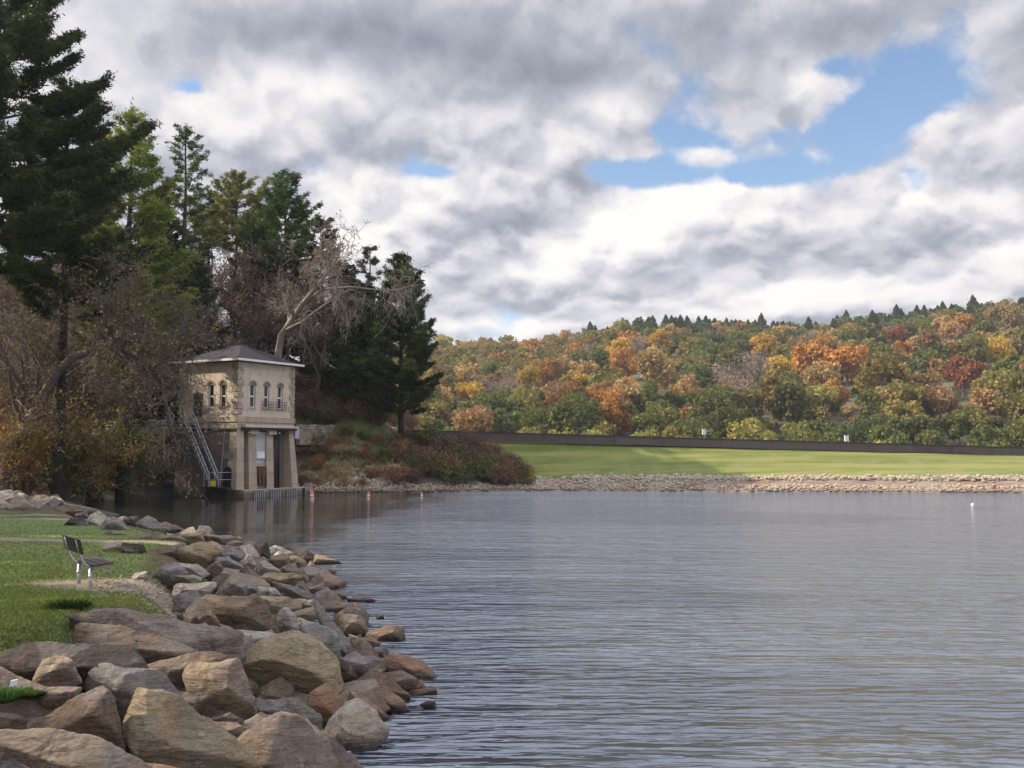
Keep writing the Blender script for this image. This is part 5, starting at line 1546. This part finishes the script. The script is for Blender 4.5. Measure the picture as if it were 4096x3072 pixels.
    # dark pipes in the recess
    for s, r in ((3.72, .07), (3.92, .05), (4.06, .05)):
        m = MB(); m.tube([RF(s, .5, .02), RF(s, 4.55, .0)], r, 8); m.build("pipe", M['darksteel'], root, smooth=True)
    m = MB(); m.prism([(W + .06, 4.02), (W + .5, 4.02), (W + .5, 4.9), (W + .06, 4.9)], -.2, .12, RF); m.build("service_box", M['grey'], root)
    for s in (.95, 3.9):
        m = MB(); m.tube([RF(s, 4.40, .05), RF(s, 4.40, .18)], .07, 8); m.build("lamp", M['panel'], root)
    # plinth
    m = MB(); m.prism([(.1, Z0), (W + .9, Z0), (W + .9, ZP - .003), (.1, ZP - .003)], -1.0, .62, RF); m.build("plinth", M['pier'], root, bevel=.03)
    for c in (1.45, 3.05, 4.65):
        gm = MB(); gm.prism([(c - .50, -.3), (c + .50, -.3), (c + .50, .45), (c - .50, .45)], .6205, .635, RF)
        grate = gm.build("intake_grate", M['darksteel'], root)
        b = MB()
        for s in np.linspace(c - .44, c + .44, 6): b.prism([(s - .035, -.3), (s + .035, -.3), (s + .035, .5), (s - .035, .5)], .6375, .72, RF)
        b.build("grate_bars", M['steel'], grate)
    m = MB(); m.prism([(W + .35, -.4), (W + .5, -.4), (W + .5, .5), (W + .35, .5)], .622, .72, RF); m.build("ladder_rail", M['darksteel'], root)
    # left face: belt, arched doorway, faded sign, lamp box
    m = MB(); m.prism([(-.05, 4.55), (W + .05, 4.55), (W + .05, 4.66), (-.05, 4.66)], .034, .12, LF); m.build("belt_course", M['darkbark'], root)
    m = MB(); arc = [(.55 + .34 * math.cos(t), 1.75 + .34 * math.sin(t)) for t in np.linspace(0, math.pi, 11)]
    m.prism([(.21, .75), (.89, .75)] + arc, -.1, fl * .95, LF); m.build("arched_door", M['darksteel'], root)
    m = MB(); m.prism([(.10, 2.62), (1.05, 2.62), (1.05, 3.05), (.10, 3.05)], 0, fl * .55, LF); m.build("faded_sign", M['pink'], root)
    m = MB(); m.prism([(.32, 2.18), (.56, 2.18), (.56, 2.44), (.32, 2.44)], 0, fl * .8, LF); m.build("wall_lamp", M['panel'], root)
    m = MB(); m.prism([(3.3, 5.12), (4.1, 5.12), (4.1, 7.1), (3.3, 7.1)], .004, .06, LF); m.build("upper_door", M['darkbark'], root)
    # stair down the left face
    st = MB(); rl = MB()
    top, bot = (3.6, 4.85), (1.15, .75)
    for o in (.55, 1.35):
        st.tube([LF(top[0], top[1], o), LF(bot[0], bot[1], o)], .07, 4)
        for h in (.5, .95): rl.tube([LF(top[0], top[1] + h, o), LF(bot[0], bot[1] + h, o)], .028, 5)
        for t in np.linspace(0, 1, 12):
            s, z = top[0] + (bot[0] - top[0]) * t, top[1] + (bot[1] - top[1]) * t
            rl.tube([LF(s, z, o), LF(s, z + .95, o)], .022, 5)
            if t < .99:
                t2 = t + 1 / 11; rl.tube([LF(s, z, o), LF(top[0] + (bot[0] - top[0]) * t2, top[1] + (bot[1] - top[1]) * t2 + .95, o)], .014, 4)
    for t in np.linspace(0.02, .98, 20):
        s, z = top[0] + (bot[0] - top[0]) * t, top[1] + (bot[1] - top[1]) * t
        st.prism([(s - .12, z), (s + .12, z), (s + .12, z + .03), (s - .12, z + .03)], .56, 1.34, LF)
    st.build("stair", M['darksteel'], root); rl.build("stair_railing", M['steel'], root)
    pf = MB(); pf.prism([(3.45, 4.82), (5.3, 4.82), (5.3, 4.9), (3.45, 4.9)], .14, 1.45, LF); lp = MB(); lp.prism([(.05, .68), (1.5, .68), (1.5, .76), (.05, .76)], .32, 1.5, LF); lp.build('lower_landing', M['darksteel'], root)
    for (s, z) in ((3.6, 4.9), (4.4, 4.9), (5.25, 4.9)): pf.tube([LF(s, z, 1.42), LF(s, z + 1.0, 1.42)], .02, 5)
    pf.tube([LF(3.6, 5.9, 1.42), LF(5.25, 5.9, 1.42)], .024, 5); pf.tube([LF(3.6, 5.4, 1.42), LF(5.25, 5.4, 1.42)], .02, 5)
    pf.build("landing", M['darksteel'], root)
    pr = MB()
    for s in (.1, .5, .95, 1.45): pr.tube([LF(s, .76, 1.47), LF(s, 1.72, 1.47)], .022, 5)
    for z in (1.25, 1.72): pr.tube([LF(.1, z, 1.47), LF(1.45, z, 1.47)], .022, 5)
    for z in (1.25, 1.72): pr.tube([LF(.1, z, 1.47), LF(.1, z, .35)], .022, 5)
    pr.build("landing_railing", M['steel'], root)
    m = MB(); m.prism([(.32, .82), (.78, .82), (.78, 1.20), (.32, 1.20)], 1.5, 1.53, LF); m.build("yellow_sign", M['yellow'], root)
    m = MB(); m.prism([(.9, -.5), (1.4, -.5), (1.4, .66), (.9, .66)], .4, 1.3, LF); m.build("landing_support", M['darksteel'], root)
    # conduits down the left face
    m = MB(); m.tube([LF(1.06, 4.5, .1), LF(1.1, .8, .36)], .03, 6); m.build("conduit", M['steel'], root)

    # footbridge to the left bank
    fb = empty("footbridge", root.location.copy(), ang); tag(fb, "short footbridge with white mesh railing from valve house to the bank", "footbridge")
    m = MB(); m.box(-a - 8.5, -a - .02, -a - 1.0, -a + .6, 4.30, 4.52); m.build("deck", M['pier'], fb)
    m = MB()
    for yy in (-a - .96, -a + .56):
        for z in (4.75, 5.0, 5.25): m.tube([(-a - 8.5, yy, z), (-a - .1, yy, z)], .024, 5)
        for x in np.linspace(-a - 8.5, -a - .1, 9): m.tube([(x, yy, 4.52), (x, yy, 5.25)], .026, 5)
        for x in np.linspace(-a - 8.4, -a - .3, 34): m.tube([(x, yy, 4.56), (x + .22, yy, 5.22)], .012, 4)
    m.build("railing", M['white'], fb)
    m = MB(); m.box(-a - 4.8, -a - 4.2, -a - .8, -a + .4, -.6, 4.295); m.build("support_pier", M['pier'], fb)
    return root


valve_house()


# ---------------------------------------------------------------- small things
def small_things():
    # bench by the lawn, seen from behind and the side
    X, Y, Z = hit(100, 581)
    Y = 17.6; X = (89 - CX) / F * Y; Z = lz(X, Y)
    def P(u, v, dy=0): y = Y + dy; return Vector(((u - CX) / F * y - X, dy, HC + (HOR - v) / F * y - Z))
    root = empty("park_bench", (X, Y, Z)); root.scale = (.78, .78, .78); tag(root, "metal framed park bench with dark back facing the lake", "bench")
    s = 1.0
    # local axes: bench long axis L, forward axis Fw (towards the lake)
    Lx = Vector((.62, 1.0, 0)).normalized(); Fw = Vector((1.0, -.62, 0)).normalized()
    Lx = Vector((-.66, .90, 0)).normalized(); Fw = Vector((.90, .66, 0)).normalized()
    up = Vector((0, 0, 1))
    def B(l, f, z): return Lx * l + Fw * f + up * z
    def slab(mb, l0, l1, f0, z0, f1, z1, th):
        d = (B(0, f1, z1) - B(0, f0, z0)).normalized(); n = d.cross(Lx).normalized() * th
        a, b, c, e = B(l0, f0, z0), B(l1, f0, z0), B(l1, f1, z1), B(l0, f1, z1)
        mb.hexa([a, b, c, e], [a + n, b + n, c + n, e + n])
    zs = .45
    for q, l in enumerate((-.52, .52)):
        post = MB(); post.tube([B(l, .0, -.2), B(l, .0, zs - .02)], .042, 10); post.tube([B(l, 0, .23), B(l, 0, .26)], .055, 10)
        post.build("leg", M['steel'], root, smooth=True)
        br = MB(); pts = [B(l, .42, zs + .035), B(l, .2, zs), B(l, 0, zs - .01), B(l, -.12, zs + .05), B(l, -.20, zs + .18), B(l, -.25, zs + .35), B(l, -.32, zs + .60)]
        br.tube(pts, .026, 8); br.build("bracket", M['steel'], root, smooth=True)
    seat = MB()
    for j in range(3): slab(seat, -.80, .80, -.02 + j * .15, zs + .03 + j * .012, .11 + j * .15, zs + .040 + j * .012, .035)
    seat.build("seat", M['seatslat'], root)
    back = MB()
    for j in range(2): slab(back, -.80, .80, -.215 - j * .04, zs + .31 + j * .165, -.255 - j * .04, zs + .46 + j * .165, .035)
    back.build("backrest", M['slat'], root)
    # little white marker
    X, Y, Z = hit(22, 690)
    m = MB(); m.tube([(0, 0, -.05), (.0, 0, .07)], .010, 8); m.prism([(-.024, .06), (.028, .066), (.034, .118), (-.020, .108)], -.012, .012, lambda p, q, d: (p, d, q))
    o = m.build("marker_stake", M['white'], None, (X, Y, Z)); tag(o, "little white marker stake in the gravel near the bottom corner", "stake")
    # three buoys off the valve house
    def buoy():
        r = empty("buoy", (0, 0, -200)); tag(r, "", "buoy")
        b = MB(); b.tube([(0, 0, -.3), (0, 0, .0), (0, 0, .42), (0, 0, .5)], [.12, .13, .12, .05], 14); body = b.build("body", M['orange'], r, smooth=True)
        w = MB(); w.tube([(0, 0, .16), (0, 0, .27)], .128, 14); w.build("white_band", M['white'], body)
        w = MB(); w.tube([(0, 0, -.02), (0, 0, .05)], .138, 14); w.build("collar", M['white'], body)
        return r
    b0 = buoy()
    for (u, v, s, lab) in [(313, 498, 1.0, "orange and white buoy nearest the valve house"), (369, 497.6, .85, "middle one of the three orange buoys off the bank"), (422, 497.2, .72, "orange buoy farthest from the valve house")]:
        x, y = px(u, v); c = copy_thing(b0, (x, y, 0), 0, s); tag(c, lab, "buoy", "orange buoys off the bank")
    for ch in list(b0.children):
        for g in list(ch.children): bpy.data.objects.remove(g)
        bpy.data.objects.remove(ch)
    bpy.data.objects.remove(b0)
    # white float on the open water
    x, y = px(970, 505.5); m = MB(); m.tube([(0, 0, -.08), (0, 0, -.03), (0, 0, .06), (0, 0, .13), (0, 0, .17)], [.04, .09, .10, .08, .02], 12)
    o = m.build("float", M['white'], None, (x, y, 0), smooth=True); tag(o, "small white float on the open water at the right", "float")
    # white boxes on posts behind the dam wall
    for (u, v, lab) in [(704, 432, "white box on a post behind the wall, nearer the middle"), (846, 438.5, "white box on a post behind the wall, farther right")]:
        y = 92.0; X, _, Zc = at(u, v, y)
        r = empty("utility_box", (X, y, Zc - 1.6)); tag(r, lab, "utility box", "white boxes behind the dam wall")
        m = MB(); m.tube([(0, 0, 0), (0, 0, 1.42)], .04, 8); m.build("post", M['steel'], r)
        m = MB(); m.box(-.17, .17, -.12, .12, 1.35, 1.85); m.box(-.20, .20, -.15, .15, 1.855, 1.89); m.build("box", M['white'], r)
    # small pale stake on the dam's grass
    X, Y, Z = at(820, 475, 80.5); m = MB(); m.tube([(0, 0, -.3), (0, 0, .22)], .05, 8); m.tube([(0, 0, .22), (0, 0, .30)], .08, 8)
    o = m.build("dam_marker", M['white'], None, (X, Y, 1.15)); tag(o, "short pale marker post low on the dam's grass", "marker post")
    # red and white mast left of the valve house
    y = 75.0; X, _, zt = at(169, 337, y); zb = lz(X, y)
    r = empty("striped_mast", (X, y, zb)); tag(r, "thin red and white mast rising left of the valve house", "mast")
    H = zt - zb; m = MB(); m.tube([(0, 0, -.3), (0, 0, H)], .045, 8); m.build("pole", M['white'], r, smooth=True)
    for j in range(4):
        m = MB(); z = H - .35 - j * .9; m.tube([(0, 0, z - .3), (0, 0, z)], .075, 8); m.build("band", M['red'], r)
    m = MB(); m.tube([(0, 0, H - .12), (0, 0, H + .18)], .11, 8); m.build("beacon", M['white'], r)
    # rubble retaining wall along the road right of the valve house
    m = MB(); pts = [at(298, 0, 79), at(312, 0, 80), at(328, 0, 81.5), at(345, 0, 83)]
    for a_, b_ in zip(pts[:-1], pts[1:]):
        p, q = Vector((a_[0], a_[1], 0)), Vector((b_[0], b_[1], 0)); nrm = (q - p).cross(Vector((0, 0, 1))).normalized() * .25
        za, zb_ = HC + (HOR - 424.5) / F * p.y, HC + (HOR - 426) / F * q.y; zl = 3.6
        m.hexa([(p - nrm) + Vector((0, 0, zl)), (q - nrm) + Vector((0, 0, zl)), (q + nrm) + Vector((0, 0, zl)), (p + nrm) + Vector((0, 0, zl))],
               [(p - nrm) + Vector((0, 0, za)), (q - nrm) + Vector((0, 0, zb_)), (q + nrm) + Vector((0, 0, zb_)), (p + nrm) + Vector((0, 0, za))])
    o = m.build("stone_retaining_wall", M['rubble'], None, None, bevel=.04); tag(o, "low sunlit rubble wall by the road right of the valve house", "wall")
    # pipe rail lying on the dark slope
    m = MB(); p0, p1 = hit(304, 403, 60, 110), hit(312, 413, 60, 110)
    m.tube([(0, 0, .25), (p1[0] - p0[0], p1[1] - p0[1], p1[2] - p0[2] + .25)], .06, 8)
    o = m.build("fallen_pole", M['palebark'], None, p0); tag(o, "pale pole lying on the dark slope right of the valve house", "pole")
    # overhead cable to the mast is too thin to keep; driftwood on the inlet bank instead
    for (u, v, L, rz, lab) in [(140, 487, 2.4, .1, "pale driftwood log on the inlet bank left of the valve house"), (128, 496, 2.6, -.1, "driftwood log at the waterline of the inlet")]:
        X, Y, Z = hit(u, v, 50, 100); m = MB(); m.tube([(-L / 2, 0, .1), (-L / 5, .1, .16), (L / 4, 0, .14), (L / 2, .1, .2)], [.09, .12, .10, .04], 7)
        o = m.build("driftwood_log", M['palebark'], None, (X, Y, Z), smooth=True); o.rotation_euler = (0, 0, rz); tag(o, lab, "log", "driftwood by the inlet")
small_things()


# ---------------------------------------------------------------- thin air between here and the far hill
def haze():
    m = bpy.data.materials.new("haze_air"); m.use_nodes = True
    k = N(m.node_tree); out = k.n.new('ShaderNodeOutputMaterial')
    v = k.n.new('ShaderNodeVolumePrincipled')
    v.inputs['Color'].default_value = (.86, .90, 1.0, 1); v.inputs['Density'].default_value = .00017; v.inputs['Anisotropy'].default_value = .2
    k.l.new(v.outputs[0], out.inputs['Volume'])
    b = MB(); b.box(-1500, 1500, -80, 960, -12, 110)
    tag(b.build("haze", m), "thin pale haze over the lake and hill", kind='stuff')
haze()
